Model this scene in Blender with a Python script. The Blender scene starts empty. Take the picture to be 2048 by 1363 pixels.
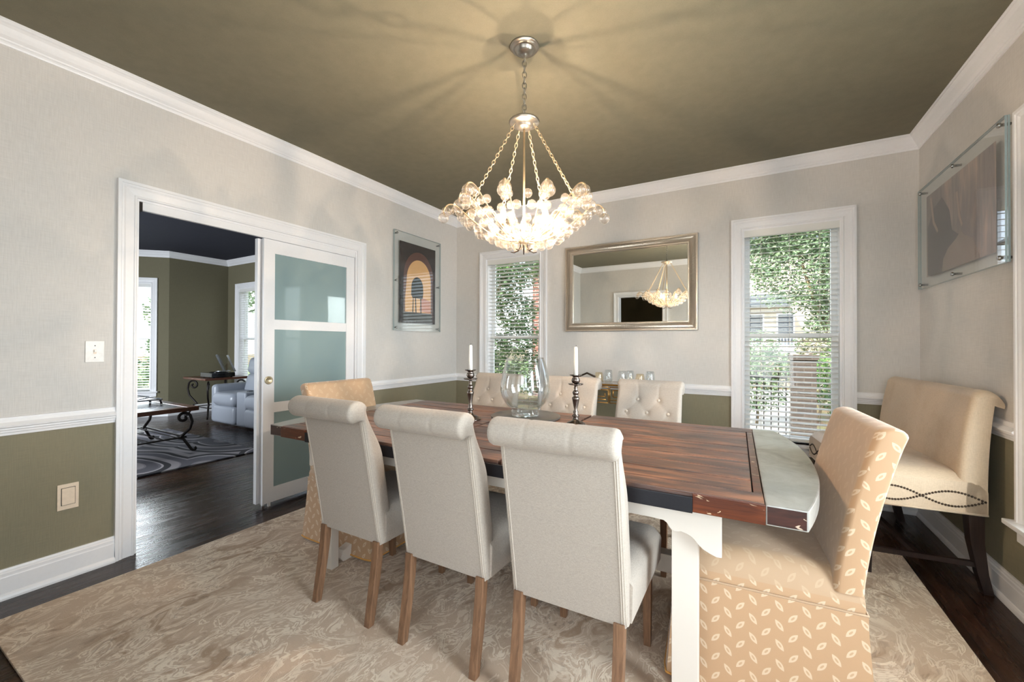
import bpy, bmesh, math, random
from mathutils import Vector, Matrix
from math import sin, cos, pi, radians as R
random.seed(7)
S = bpy.context.scene
C = S.collection
W = 4.17            # width of the dining room
D = 4.37            # depth of the dining room
H = 2.74            # ceiling height

# ------------------------------------------------------------------ camera
cd = bpy.data.cameras.new('camera'); cam = bpy.data.objects.new('camera', cd); C.objects.link(cam); S.camera = cam
yaw, pitch, roll = 0.5174, 0.0067, 0.0034
fw = Vector((-sin(yaw)*cos(pitch), cos(yaw)*cos(pitch), sin(pitch)))
rt = Vector((cos(yaw), sin(yaw), 0)); up = rt.cross(fw)
r2 = cos(roll)*rt + sin(roll)*up; u2 = -sin(roll)*rt + cos(roll)*up
M3 = Matrix((r2, u2, -fw)).transposed()
cam.matrix_world = Matrix.Translation((3.0806, -4.0373, 1.2231)) @ M3.to_4x4()
cd.sensor_fit = 'HORIZONTAL'; cd.sensor_width = 36; cd.lens = 823.09*36/2048; cd.clip_start = 0.02; cd.clip_end = 300

# ------------------------------------------------------------------ light
SKY = 1.0
wd = bpy.data.worlds.new('world'); S.world = wd; wd.use_nodes = True
nt = wd.node_tree; bg = nt.nodes['Background']
sky = nt.nodes.new('ShaderNodeTexSky'); sky.sky_type = 'NISHITA'; sky.sun_disc = False
sky.sun_elevation = R(50); sky.sun_rotation = R(200); sky.air_density = 1.0; sky.dust_density = 3.0; sky.ozone_density = 1.0
mixw = nt.nodes.new('ShaderNodeMix'); mixw.data_type = 'RGBA'; mixw.inputs[0].default_value = 0.55
nt.links.new(sky.outputs[0], mixw.inputs[6]); mixw.inputs[7].default_value = (4.2, 4.3, 4.5, 1)
nt.links.new(mixw.outputs[2], bg.inputs[0]); bg.inputs[1].default_value = 0.62*SKY

def lamp(name, kind, loc, energy, color=(1, 1, 1), direction=None, **kw):
    l = bpy.data.lights.new(name, kind); l.energy = energy; l.color = color
    for k, v in kw.items(): setattr(l, k, v)
    o = bpy.data.objects.new(name, l); C.objects.link(o); o.location = loc
    if direction is not None: o.rotation_euler = Vector(direction).to_track_quat('-Z', 'Y').to_euler()
    return o
lamp('sun', 'SUN', (0, -10, 20), 7.0, (1, .95, .86), (.38, .62, -.85), angle=R(1.0))
DAY = (.87, .94, 1.0)
# area lamps stand in for daylight; front and living-room openings are unseen, added for fill
lamp('daylight_right_window', 'AREA', (W+.32, -1.80, 1.33), 80, DAY, (-1, 0, -.05), shape='RECTANGLE', size=.72, size_y=1.75)
lamp('daylight_right_window', 'AREA', (W+.32, -3.20, 1.33), 58, DAY, (-1, 0, -.05), shape='RECTANGLE', size=.72, size_y=1.75)
lamp('fill_lamp_front', 'AREA', (3.05, -D-.32, 1.33), 25, DAY, (0, 1, .35), shape='RECTANGLE', size=1.5, size_y=1.75)  # fill lamp added behind the viewpoint, outside the unseen front windows
lamp('fill_lamp_living', 'AREA', (-3.3, -D-.40, 1.33), 120, (.86, .93, 1), (0, 1, -.1), shape='RECTANGLE', size=1.7, size_y=1.75)  # added lamp brightening the living room through an unseen opening
lamp('fill_lamp_bay', 'AREA', (-9.6, .3, 4.0), 1500, (.88, .94, 1), (3.85, -1.65, -2.6), shape='RECTANGLE', size=3.5, size_y=2.4)  # added lamp above the sightline, brings sheen to the living-room floor
S.view_settings.view_transform = 'Standard'; S.view_settings.look = 'None'
S.view_settings.gamma = 1; S.view_settings.use_curve_mapping = False
S.view_settings.exposure = 0.55
cy = S.cycles
cy.use_denoising = True; cy.max_bounces = 10; cy.diffuse_bounces = 6; cy.glossy_bounces = 5; cy.transmission_bounces = 8
cy.transparent_max_bounces = 40; cy.sample_clamp_indirect = 6.0; cy.caustics_reflective = False; cy.caustics_refractive = False
try: cy.denoiser = 'OPENIMAGEDENOISE'
except Exception: pass

# ------------------------------------------------------------------ materials
def lin(c):
    return tuple(((x/255)/12.92 if x/255 <= .04045 else ((x/255+.055)/1.055)**2.4) for x in c) + (1,)
MATS = {}
class NT:
    def __init__(s, name):
        s.m = bpy.data.materials.new(name); s.m.use_nodes = True; s.t = s.m.node_tree; s.n = s.t.nodes
        s.b = s.n['Principled BSDF']; MATS[name] = s.m
    def node(s, typ, **kw):
        n = s.n.new(typ)
        for k, v in kw.items(): setattr(n, k, v)
        return n
    def link(s, a, b): s.t.links.new(a, b)
    def set(s, **kw):
        for k, v in kw.items(): s.b.inputs[k.replace('_', ' ')].default_value = v
        return s
    def coord(s, kind='Object', scale=(1, 1, 1), rot=(0, 0, 0), loc=(0, 0, 0)):
        tc = s.node('ShaderNodeTexCoord'); mp = s.node('ShaderNodeMapping')
        mp.inputs['Scale'].default_value = scale; mp.inputs['Rotation'].default_value = rot; mp.inputs['Location'].default_value = loc
        s.link(tc.outputs[kind], mp.inputs[0]); return mp.outputs[0]
    def noise(s, vec, scale, detail=4, rough=.55, dist=0):
        n = s.node('ShaderNodeTexNoise'); n.inputs['Scale'].default_value = scale; n.inputs['Detail'].default_value = detail
        n.inputs['Roughness'].default_value = rough; n.inputs['Distortion'].default_value = dist
        s.link(vec, n.inputs['Vector']); return n.outputs['Fac']
    def ramp(s, fac, stops, interp='LINEAR'):
        r = s.node('ShaderNodeValToRGB'); r.color_ramp.interpolation = interp
        e = r.color_ramp.elements
        e[0].position, e[0].color = stops[0]; e[1].position, e[1].color = stops[1]
        for p, c in stops[2:]:
            x = e.new(p); x.color = c
        s.link(fac, r.inputs[0]); return r.outputs[0]
    def mix(s, fac, a, b, blend='MIX'):
        m = s.node('ShaderNodeMix', data_type='RGBA', blend_type=blend)
        for i, v in ((0, fac), (6, a), (7, b)):
            if hasattr(v, 'node'): s.link(v, m.inputs[i])
            else: m.inputs[i].default_value = v
        return m.outputs[2]
    def math(s, op, a, b=0, c=0):
        m = s.node('ShaderNodeMath', operation=op)
        for i, v in enumerate((a, b, c)):
            if hasattr(v, 'node'): s.link(v, m.inputs[i])
            else: m.inputs[i].default_value = v
        return m.outputs[0]
    def color(s, v): s.link(v, s.b.inputs['Base Color']); return s
    def bump(s, h, strength=.2, dist=.002):
        b = s.node('ShaderNodeBump'); b.inputs['Strength'].default_value = strength; b.inputs['Distance'].default_value = dist
        s.link(h, b.inputs['Height']); s.link(b.outputs[0], s.b.inputs['Normal']); return s
BW0, BW1 = (0, 0, 0, 1), (1, 1, 1, 1)

def plain(name, rgb, rough=.5, metal=0, bump=0, bscale=60, var=.05, **kw):
    n = NT(name); c = lin(rgb); n.set(Base_Color=c, Roughness=rough, Metallic=metal)
    v = n.coord(); f = n.noise(v, bscale, 3)
    n.color(n.mix(n.ramp(f, [(.3, BW0), (.7, BW1)]), tuple(x*(1-var) for x in c[:3])+(1,), tuple(min(1, x*(1+var)) for x in c[:3])+(1,)))
    if bump: n.bump(f, bump, .002)
    for k, v2 in kw.items(): n.b.inputs[k.replace('_', ' ')].default_value = v2
    return n.m
def wallpaint(name, rgb, rough=.8):
    n = NT(name); c = lin(rgb)
    v1 = n.coord(scale=(260, 260, 14)); v2 = n.coord(scale=(14, 14, 420))
    a = n.noise(v1, 1, 2); b = n.noise(v2, 1, 2); f = n.math('ADD', n.math('MULTIPLY', a, .5), n.math('MULTIPLY', b, .5))
    big = n.noise(n.coord(), 1.3, 3)
    col = n.mix(n.ramp(f, [(.35, BW0), (.65, BW1)]), tuple(x*.93 for x in c[:3])+(1,), tuple(min(1, x*1.07) for x in c[:3])+(1,))
    n.color(n.mix(n.math('MULTIPLY', big, .05), col, (c[0]*.8, c[1]*.8, c[2]*.78, 1)))
    n.set(Roughness=rough); n.b.inputs['Specular IOR Level'].default_value = .25
    n.bump(f, .25, .0015); return n.m
wallpaint('wall_upper', (209, 206, 202)); wallpaint('wall_lower', (134, 128, 107))
wallpaint('ceiling_olive', (122, 117, 99)); wallpaint('living_wall', (116, 111, 90)); wallpaint('living_ceiling', (44, 46, 58))
plain('trim_white', (234, 234, 236), .38, var=.012)
plain('plastic_white', (232, 230, 226), .35); plain('plastic_cream', (226, 208, 186), .4)
plain('dark_gap', (30, 24, 20), .8)

def fabric(name, rgb, scale=900, rough=.9, var=.12, stain=.0, stainrgb=(120, 100, 80)):
    n = NT(name); c = lin(rgb)
    a = n.noise(n.coord(scale=(1, 1, .12)), scale, 2); b = n.noise(n.coord(scale=(.12, .12, 1)), scale, 2)
    f = n.math('MULTIPLY', n.math('ADD', a, b), .5)
    col = n.mix(n.ramp(f, [(.4, BW0), (.6, BW1)]), tuple(x*(1-var) for x in c[:3])+(1,), tuple(min(1, x*(1+var)) for x in c[:3])+(1,))
    if stain:
        g = n.noise(n.coord(), 5, 5, .6); col = n.mix(n.math('MULTIPLY', n.ramp(g, [(.5, BW0), (.75, BW1)]), stain), col, lin(stainrgb))
    n.color(col); n.set(Roughness=rough); n.b.inputs['Specular IOR Level'].default_value = .2
    n.b.inputs['Sheen Weight'].default_value = .15
    n.bump(f, .35, .001); return n.m
fabric('linen', (172, 162, 151)); fabric('linen_piping', (184, 173, 160), var=.08)
fabric('button_linen', (200, 188, 174)); fabric('bench_fabric', (188, 168, 144), 500, .42, .08, .45, (150, 118, 84))

def wood(name, a, b, scale=(3, 40, 40), rough=.5, dist=1.2):
    n = NT(name); v = n.coord(scale=scale); f = n.noise(v, 1, 6, .62, dist)
    n.color(n.ramp(f, [(.3, lin(a)), (.7, lin(b))])); n.set(Roughness=rough); n.bump(f, .2, .002); return n.m
wood('chair_oak', (98, 70, 50), (142, 106, 78), (60, 60, 5), .55)
wood('espresso', (26, 18, 16), (48, 34, 30), (40, 40, 4), .35)
wood('end_table_wood', (70, 38, 26), (112, 66, 44), (6, 40, 40), .3)
wood('fence_wood', (120, 88, 66), (160, 124, 98), (20, 20, 3), .8)

# distressed table boards
n = NT('table_boards')
v = n.coord(scale=(1.2, 14, 14)); g = n.noise(v, 2.2, 6, .65, .6)
v2 = n.coord(scale=(2.2, 7, 7)); big = n.noise(v2, 1.5, 5, .6, .8)
fine = n.noise(n.coord(scale=(5, 160, 160)), 1, 3)
c1 = n.ramp(big, [(.38, lin((82, 62, 56))), (.47, lin((122, 86, 70))), (.54, lin((152, 102, 76))), (.64, lin((166, 116, 90)))])
c2 = n.mix(n.ramp(g, [(.42, BW0), (.62, BW1)]), c1, lin((80, 64, 60)))
c3 = n.mix(n.math('MULTIPLY', fine, .38), c2, lin((80, 56, 46)))
n.color(c3); n.set(Roughness=.34); n.bump(n.math('ADD', g, fine), .25, .003)
n = NT('table_breadboard')
f = n.noise(n.coord(scale=(1, 1, 1)), 6, 6, .65, .8); f2 = n.noise(n.coord(scale=(30, 5, 5)), 1, 4)
n.color(n.mix(n.math('MULTIPLY', f2, .35), n.ramp(f, [(.3, lin((118, 110, 102))), (.5, lin((156, 154, 148))), (.75, lin((176, 178, 174)))]), lin((90, 78, 70)))); n.set(Roughness=.28); n.bump(f2, .15, .002)
n = NT('table_edge_wood')
f = n.noise(n.coord(scale=(4, 50, 60)), 1, 5, .6, 1); w = n.noise(n.coord(scale=(14, 30, 45)), 1, 3, .5, 1.5)
n.color(n.mix(n.ramp(w, [(.66, BW0), (.69, BW1)]), n.ramp(f, [(.3, lin((50, 24, 16))), (.7, lin((112, 56, 30)))]), lin((205, 180, 150)))); n.set(Roughness=.28)
n = NT('table_end_dark')
f = n.noise(n.coord(scale=(9, 50, 60)), 1, 5, .6, 1); w = n.noise(n.coord(scale=(20, 30, 45)), 1, 3, .5, 1.5)
n.color(n.mix(n.ramp(w, [(.68, BW0), (.7, BW1)]), n.ramp(f, [(.3, lin((34, 20, 18))), (.7, lin((70, 38, 30)))]), lin((190, 170, 150)))); n.set(Roughness=.35)
plain('iron_black', (26, 26, 32), .45, .3, .2, 120)
n = NT('table_white_paint')
w = n.noise(n.coord(scale=(8, 8, 3)), 3, 5, .6, .5)
n.color(n.mix(n.ramp(w, [(.71, BW0), (.74, BW1)]), lin((218, 210, 200)), lin((120, 112, 100)))); n.set(Roughness=.5); n.bump(w, .1, .003)

# hardwood floor
n = NT('floor_boards')
v = n.coord(rot=(0, 0, R(90)))
br = n.node('ShaderNodeTexBrick'); br.offset = .37; br.inputs['Scale'].default_value = 1; br.inputs['Brick Width'].default_value = 1.1; br.inputs['Row Height'].default_value = .083
br.inputs['Mortar Size'].default_value = .0022; br.inputs['Color1'].default_value = (0, 0, 0, 1); br.inputs['Color2'].default_value = (1, 1, 1, 1); br.inputs['Mortar'].default_value = (.5, .5, .5, 1)
n.link(v, br.inputs['Vector'])
g = n.noise(n.coord(scale=(55, 4, 1)), 1, 6, .65, 1.0)
base = n.ramp(g, [(.3, lin((34, 21, 16))), (.7, lin((66, 43, 31)))])
tint = n.mix(.45, base, br.outputs['Color'], 'OVERLAY')
n.color(n.mix(br.outputs['Fac'], tint, lin((14, 9, 7))))
n.set(Roughness=.27); n.b.inputs['Coat Weight'].default_value = 0; n.b.inputs['Specular IOR Level'].default_value = .38; n.link(n.math('MULTIPLY_ADD', n.noise(n.coord(scale=(30, 3, 1)), 1, 4, .6, .5), .36, .08), n.b.inputs['Roughness']); n.b.inputs['Coat Roughness'].default_value = .22
h = n.math('ADD', n.math('MULTIPLY', g, .8), n.math('MULTIPLY', br.outputs['Fac'], -1.0)); n.bump(h, .5, .003)

# dining rug, faded scrolls
n = NT('dining_rug_pile')
cw = n.coord(rot=(0, 0, .12))
wn = n.node('ShaderNodeTexNoise'); wn.inputs['Scale'].default_value = 2.2; wn.inputs['Detail'].default_value = 2; n.link(cw, wn.inputs['Vector'])
vm = n.node('ShaderNodeVectorMath', operation='MULTIPLY_ADD'); n.link(wn.outputs['Color'], vm.inputs[0]); vm.inputs[1].default_value = (.28, .28, 0); n.link(cw, vm.inputs[2])
sc = n.node('ShaderNodeMapping'); sc.inputs['Scale'].default_value = (1.55, .85, 1); n.link(vm.outputs[0], sc.inputs[0])
s1 = n.noise(sc.outputs[0], 7.0, 3, .5, 1.5)
s2 = n.noise(sc.outputs[0], 21, 3, .6, 1.3)
patch = n.noise(n.coord(), 1.6, 3, .6); patch2 = n.noise(n.coord(loc=(5, 3, 0)), 2.1, 4, .65)
pile = n.noise(n.coord(), 260, 2)
cream = n.ramp(s1, [(.500, BW0), (.512, BW1), (.545, BW1), (.557, BW0), (.595, BW0), (.607, BW1), (.64, BW1), (.65, BW0)])
cream2 = n.ramp(s2, [(.55, BW0), (.60, BW1)])
cm = n.math('MINIMUM', n.math('ADD', cream, n.math('MULTIPLY', cream2, .55)), 1.0)
cm = n.math('MULTIPLY', cm, n.ramp(patch2, [(.30, (.25, .25, .25, 1)), (.55, BW1)]))
br_m = n.math('MULTIPLY', n.ramp(s1, [(.40, BW1), (.45, BW0)]), n.ramp(patch, [(.46, BW0), (.60, BW1)]))
dk = n.math('MULTIPLY', n.ramp(s2, [(.36, BW1), (.42, BW0)]), n.ramp(patch, [(.40, BW0), (.62, BW1)]))
col = n.mix(cm, lin((200, 176, 152)), lin((234, 218, 196)))
col = n.mix(n.math('MULTIPLY', br_m, .6), col, lin((146, 114, 80)))
col = n.mix(n.math('MULTIPLY', dk, .5), col, lin((120, 100, 82)))
col = n.mix(n.math('MULTIPLY', pile, .2), col, lin((130, 114, 98)))
n.color(col); n.set(Roughness=.92); n.b.inputs['Specular IOR Level'].default_value = .15; n.b.inputs['Sheen Weight'].default_value = .2
n.bump(n.math('ADD', n.math('MULTIPLY', cm, .6), pile), .5, .004)

# living-room rug, swirling ovals
n = NT('living_rug_pile')
vo = n.node('ShaderNodeTexVoronoi'); vo.inputs['Scale'].default_value = 1.0; vo.inputs['Randomness'].default_value = .8
n.link(n.coord(scale=(.75, 1.25, 1), rot=(0, 0, .5), loc=(.3, .2, 0)), vo.inputs['Vector'])
rings = n.math('FRACT', n.math('MULTIPLY', n.math('ADD', vo.outputs['Distance'], n.math('MULTIPLY', n.noise(n.coord(), 1.2, 1), .25)), 4.2))
n.color(n.ramp(rings, [(0, lin((40, 40, 46))), (.18, lin((46, 46, 52))), (.22, lin((150, 146, 150))), (.5, lin((128, 124, 130))), (.55, lin((86, 86, 94))), (.85, lin((104, 102, 110))), (.93, lin((178, 174, 178)))], 'CONSTANT'))
n.set(Roughness=.95); n.bump(n.noise(n.coord(), 200, 2), .5, .005)

# yellow damask-leaf fabric (uses box UVs in metres)
def leaf_fabric(name, base, leaf, amount):
    n = NT(name)
    tc = n.node('ShaderNodeUVMap'); uv = tc.outputs[0]
    sep = n.node('ShaderNodeSeparateXYZ'); n.link(uv, sep.inputs[0])
    u = n.math('DIVIDE', sep.outputs[0], .038); vv = n.math('DIVIDE', sep.outputs[1], .062)
    colid = n.math('FLOOR', u)
    par = n.math('MODULO', n.math('ABSOLUTE', colid), 2.0)
    vs = n.math('ADD', vv, n.math('MULTIPLY', par, .5))
    fu = n.math('SUBTRACT', n.math('FRACT', u), .5); fv = n.math('SUBTRACT', n.math('FRACT', vs), .5)
    fu = n.math('MULTIPLY', fu, .038); fv = n.math('MULTIPLY', fv, .062)
    ang = n.math('SUBTRACT', n.math('MULTIPLY', par, 1.35), .62)
    ca = n.math('COSINE', ang); sa = n.math('SINE', ang)
    x = n.math('ADD', n.math('MULTIPLY', fu, ca), n.math('MULTIPLY', fv, sa))
    y = n.math('SUBTRACT', n.math('MULTIPLY', fv, ca), n.math('MULTIPLY', fu, sa))
    ay = n.math('DIVIDE', y, .020)
    wdt = n.math('MULTIPLY', n.math('SUBTRACT', 1.0, n.math('MULTIPLY', ay, ay)), .0078)
    d = n.math('SUBTRACT', wdt, n.math('ABSOLUTE', x))
    m_out = n.math('GREATER_THAN', d, 0.0)
    hole = n.math('LESS_THAN', n.math('ADD', n.math('POWER', n.math('DIVIDE', x, .0028), 2.0), n.math('POWER', n.math('DIVIDE', y, .0075), 2.0)), 1.0)
    m = n.math('MULTIPLY', m_out, n.math('SUBTRACT', 1.0, n.math('MULTIPLY', hole, .8)))
    jac = n.noise(n.coord(), 700, 2); soft = n.noise(n.coord(), 3.0, 3)
    m = n.math('MULTIPLY', m, amount)
    b1 = n.mix(n.math('MULTIPLY', jac, .25), lin(base), lin(tuple(int(x*.86) for x in base)))
    b2 = n.mix(n.math('MULTIPLY', soft, .22), b1, lin((170, 134, 98)))
    n.color(n.mix(m, b2, lin(leaf))); n.set(Roughness=.62); n.b.inputs['Sheen Weight'].default_value = .3
    n.bump(jac, .25, .001)
leaf_fabric('yellow_leaf_fabric', (186, 150, 114), (210, 188, 160), .85)
leaf_fabric('yellow_worn_fabric', (186, 156, 124), (206, 182, 152), .3)
fabric('yellow_trim', (214, 158, 84))

def glassy(name, tint=(1, 1, 1, 1), refl=1.0, rough=.0, base=.02):
    m = bpy.data.materials.new(name); m.use_nodes = True; t = m.node_tree; t.nodes.clear()
    out = t.nodes.new('ShaderNodeOutputMaterial'); mx = t.nodes.new('ShaderNodeMixShader')
    tr = t.nodes.new('ShaderNodeBsdfTransparent'); tr.inputs[0].default_value = tint
    gl = t.nodes.new('ShaderNodeBsdfGlossy'); gl.inputs['Roughness'].default_value = rough; gl.inputs[0].default_value = (1, 1, 1, 1)
    lw = t.nodes.new('ShaderNodeLayerWeight'); lw.inputs[0].default_value = .5
    pw = t.nodes.new('ShaderNodeMath'); pw.operation = 'POWER'; pw.inputs[1].default_value = 3.2 if name != 'bead_glass' else 2.2
    ml = t.nodes.new('ShaderNodeMath'); ml.operation = 'MULTIPLY_ADD'; ml.inputs[1].default_value = refl; ml.inputs[2].default_value = base; ml.use_clamp = True
    L = t.links.new
    L(lw.outputs['Facing'], pw.inputs[0]); L(pw.outputs[0], ml.inputs[0]); L(ml.outputs[0], mx.inputs[0])
    L(tr.outputs[0], mx.inputs[1]); L(gl.outputs[0], mx.inputs[2]); L(mx.outputs[0], out.inputs[0])
    MATS[name] = m; return m
glassy('window_glass', (.97, .985, .98, 1), .5, 0, .03)
glassy('clear_glass', (.945, .96, .965, 1), .85, 0, .06)
glassy('bead_glass', (.975, .955, .93, 1), 1.0, .03, .06)
_t = MATS['bead_glass'].node_tree; _o = [x for x in _t.nodes if x.type == 'OUTPUT_MATERIAL'][0]; _m0 = [x for x in _t.nodes if x.type == 'MIX_SHADER'][0]
_tl = _t.nodes.new('ShaderNodeBsdfTranslucent'); _tl.inputs[0].default_value = (1, .93, .84, 1); _m1 = _t.nodes.new('ShaderNodeMixShader'); _m1.inputs[0].default_value = .035
_t.links.new(_m0.outputs[0], _m1.inputs[1]); _t.links.new(_tl.outputs[0], _m1.inputs[2]); _t.links.new(_m1.outputs[0], _o.inputs[0])
glassy('acrylic', (.98, .988, .988, 1), .3, 0, .022)
glassy('amber_glass', (.99, .95, .87, 1), .6, 0, .05)
plain('acrylic_edge', (158, 176, 178), .3)
n = NT('frosted_glass'); n.set(Base_Color=lin((136, 158, 160)), Roughness=.35)
n.b.inputs['Coat Weight'].default_value = 1.0; n.b.inputs['Coat Roughness'].default_value = .03; n.b.inputs['Specular IOR Level'].default_value = .3
n = NT('mirror_silver'); n.set(Base_Color=(.88, .90, .86, 1), Metallic=1, Roughness=.0)
plain('frame_champagne', (196, 184, 168), .34, .75, var=.01)
plain('frame_light', (214, 204, 190), .3, .7)
plain('pewter', (120, 110, 104), .22, 1.0); plain('steel', (180, 180, 178), .25, 1.0); plain('nickel', (176, 168, 156), .3, .9)
plain('champagne_metal', (206, 184, 150), .32, .75); plain('dark_bronze', (70, 58, 48), .35, .8)
plain('wrought_iron', (34, 28, 26), .42, .5); plain('brass', (176, 130, 66), .35, .85)
plain('pale_brass', (206, 194, 164), .3, .7); plain('wax', (240, 236, 226), .45, 0, 0, 60, Subsurface_Weight=.1)
plain('wick', (40, 34, 30), .9)
plain('slate_board', (92, 88, 82), .3, 0, .1, 30); plain('slate_inset', (118, 122, 130), .25, 0, .15, 14)
n = NT('blind_slat'); n.set(Base_Color=lin((226, 226, 222)), Roughness=.4)
plain('cord', (206, 204, 198), .7); plain('sash_white', (220, 222, 222), .4)
n = NT('leather_white'); f = n.noise(n.coord(), 90, 3); n.set(Base_Color=lin((146, 152, 162)), Roughness=.3); n.bump(f, .15, .002)
plain('gloss_black', (12, 12, 14), .18); plain('silver_tray', (190, 194, 200), .22, .8)
def bulbmat():
    m = bpy.data.materials.new('bulb_glow'); m.use_nodes = True; t = m.node_tree; t.nodes.clear()
    o = t.nodes.new('ShaderNodeOutputMaterial'); e = t.nodes.new('ShaderNodeEmission'); e.inputs[0].default_value = (1, .78, .48, 1); e.inputs[1].default_value = 26
    tr = t.nodes.new('ShaderNodeBsdfTransparent'); mx = t.nodes.new('ShaderNodeMixShader'); mx.inputs[0].default_value = .35
    t.links.new(tr.outputs[0], mx.inputs[1]); t.links.new(e.outputs[0], mx.inputs[2]); t.links.new(mx.outputs[0], o.inputs[0]); MATS['bulb_glow'] = m
bulbmat()
# art prints
n = NT('print_black'); f = n.noise(n.coord(), 4, 4); n.color(n.ramp(f, [(.3, lin((34, 27, 27))), (.7, lin((52, 40, 38)))])); n.set(Roughness=.25)
plain('print_brown', (92, 58, 48), .3); plain('print_orange', (224, 172, 112), .3, 0, 0, 9); plain('print_green', (30, 28, 20), .45, 0, 0, 18); plain('print_pink', (196, 132, 108), .3)
n = NT('print_drape')
f = n.noise(n.coord(scale=(1, 9, 1.6)), 1.6, 4, .6, .7); g = n.noise(n.coord(scale=(1, 2, 2)), 1.3, 2)
n.color(n.mix(n.ramp(g, [(.35, BW0), (.7, BW1)]), n.ramp(f, [(.3, lin((100, 92, 94))), (.5, lin((152, 134, 128))), (.72, lin((208, 174, 152)))]), lin((108, 100, 102)))); n.set(Roughness=.3)
plain('print_skin', (136, 120, 112), .3, 0, 0, 5); plain('print_shade', (78, 74, 78), .3, 0, 0, 6); plain('print_light', (160, 138, 124), .3, 0, 0, 6)
# outdoors
n = NT('leaves_dark'); f = n.noise(n.coord(), 3, 3); n.color(n.ramp(f, [(.3, lin((40, 72, 34))), (.7, lin((96, 132, 66)))])); n.set(Roughness=.6)
n = NT('leaves_light'); f = n.noise(n.coord(), 3, 3); n.color(n.ramp(f, [(.3, lin((66, 98, 66))), (.7, lin((136, 158, 118)))])); n.set(Roughness=.55)
n = NT('leaves_pink'); f = n.noise(n.coord(), 4, 3); n.color(n.ramp(f, [(.4, lin((104, 122, 76))), (.6, lin((190, 176, 160)))])); n.set(Roughness=.6)
wood('bark', (96, 84, 64), (150, 134, 100), (14, 14, 3), .9)
n = NT('brick_red'); br = n.node('ShaderNodeTexBrick'); br.inputs['Scale'].default_value = 1; br.inputs['Brick Width'].default_value = .21; br.inputs['Row Height'].default_value = .075; br.inputs['Mortar Size'].default_value = .006
br.inputs['Color1'].default_value = lin((140, 84, 70)); br.inputs['Color2'].default_value = lin((112, 66, 58)); br.inputs['Mortar'].default_value = lin((180, 170, 160))
mp = n.coord(rot=(R(90), 0, 0)); n.link(mp, br.inputs['Vector']); n.color(br.outputs['Color']); n.set(Roughness=.9)
n = NT('brick_tan'); br = n.node('ShaderNodeTexBrick'); br.inputs['Scale'].default_value = 1; br.inputs['Brick Width'].default_value = .21; br.inputs['Row Height'].default_value = .075; br.inputs['Mortar Size'].default_value = .006
br.inputs['Color1'].default_value = lin((74, 64, 56)); br.inputs['Color2'].default_value = lin((60, 52, 46)); br.inputs['Mortar'].default_value = lin((92, 84, 76))
mp = n.coord(rot=(R(90), 0, 0)); n.link(mp, br.inputs['Vector']); n.color(br.outputs['Color']); n.set(Roughness=.9)
plain('siding', (206, 196, 176), .8); plain('roof_slate', (84, 92, 100), .8); plain('concrete', (176, 174, 168), .9, 0, .2, 30)
n = NT('mulch_ground'); f = n.noise(n.coord(), 6, 5); n.color(n.ramp(f, [(.35, lin((96, 66, 50))), (.6, lin((96, 96, 60)))])); n.set(Roughness=1)
n = NT('lawn'); f = n.noise(n.coord(), 5, 5); n.color(n.ramp(f, [(.35, lin((84, 108, 56))), (.65, lin((116, 134, 78)))])); n.set(Roughness=1)
m_ = MATS

# ------------------------------------------------------------------ mesh helpers
def box(bm, x0, x1, y0, y1, z0, z1, mi=0, M=None):
    vs = [bm.verts.new((x, y, z)) for x in (x0, x1) for y in (y0, y1) for z in (z0, z1)]
    if M is not None:
        for v in vs: v.co = M @ v.co
    for f in ((0, 1, 3, 2), (4, 6, 7, 5), (0, 4, 5, 1), (2, 3, 7, 6), (0, 2, 6, 4), (1, 5, 7, 3)):
        fc = bm.faces.new([vs[i] for i in f]); fc.material_index = mi
    return vs
def prism(bm, pts, axis, a, b, mi=0, M=None):
    """polygon pts in the plane across `axis`, extruded from a to b"""
    def P(u, v, w):
        return {0: (w, u, v), 1: (u, w, v), 2: (u, v, w)}[axis]
    A = [bm.verts.new(P(u, v, a)) for u, v in pts]; B = [bm.verts.new(P(u, v, b)) for u, v in pts]
    if M is not None:
        for v in A+B: v.co = M @ v.co
    n = len(pts); fs = []
    for i in range(n):
        fs.append(bm.faces.new((A[i], A[(i+1) % n], B[(i+1) % n], B[i])))
    fs.append(bm.faces.new(A[::-1])); fs.append(bm.faces.new(B))
    for f in fs: f.material_index = mi
    return fs
def tube(bm, pts, r, seg=8, closed=False, mi=0):
    pts = [Vector(p) for p in pts]; n = len(pts); rings = []
    rr = r if hasattr(r, '__len__') else [r]*n
    prev = None
    for i in range(n):
        if closed: t = pts[(i+1) % n]-pts[i-1]
        else: t = pts[min(i+1, n-1)]-pts[max(i-1, 0)]
        if t.length < 1e-9: t = Vector((0, 0, 1))
        t.normalize()
        if prev is None:
            a = Vector((0, 0, 1)) if abs(t.z) < .9 else Vector((1, 0, 0)); u = t.cross(a).normalized()
        else:
            u = (prev - t*prev.dot(t))
            u = u.normalized() if u.length > 1e-6 else t.orthogonal().normalized()
        prev = u; v = t.cross(u)
        rings.append([bm.verts.new(pts[i]+rr[i]*(cos(2*pi*k/seg)*u+sin(2*pi*k/seg)*v)) for k in range(seg)])
    m = n if closed else n-1
    for i in range(m):
        A, B = rings[i], rings[(i+1) % n]
        for k in range(seg):
            f = bm.faces.new((A[k], A[(k+1) % seg], B[(k+1) % seg], B[k])); f.smooth = True; f.material_index = mi
    if not closed:
        f = bm.faces.new(rings[0][::-1]); f.material_index = mi
        f = bm.faces.new(rings[-1]); f.material_index = mi
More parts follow.
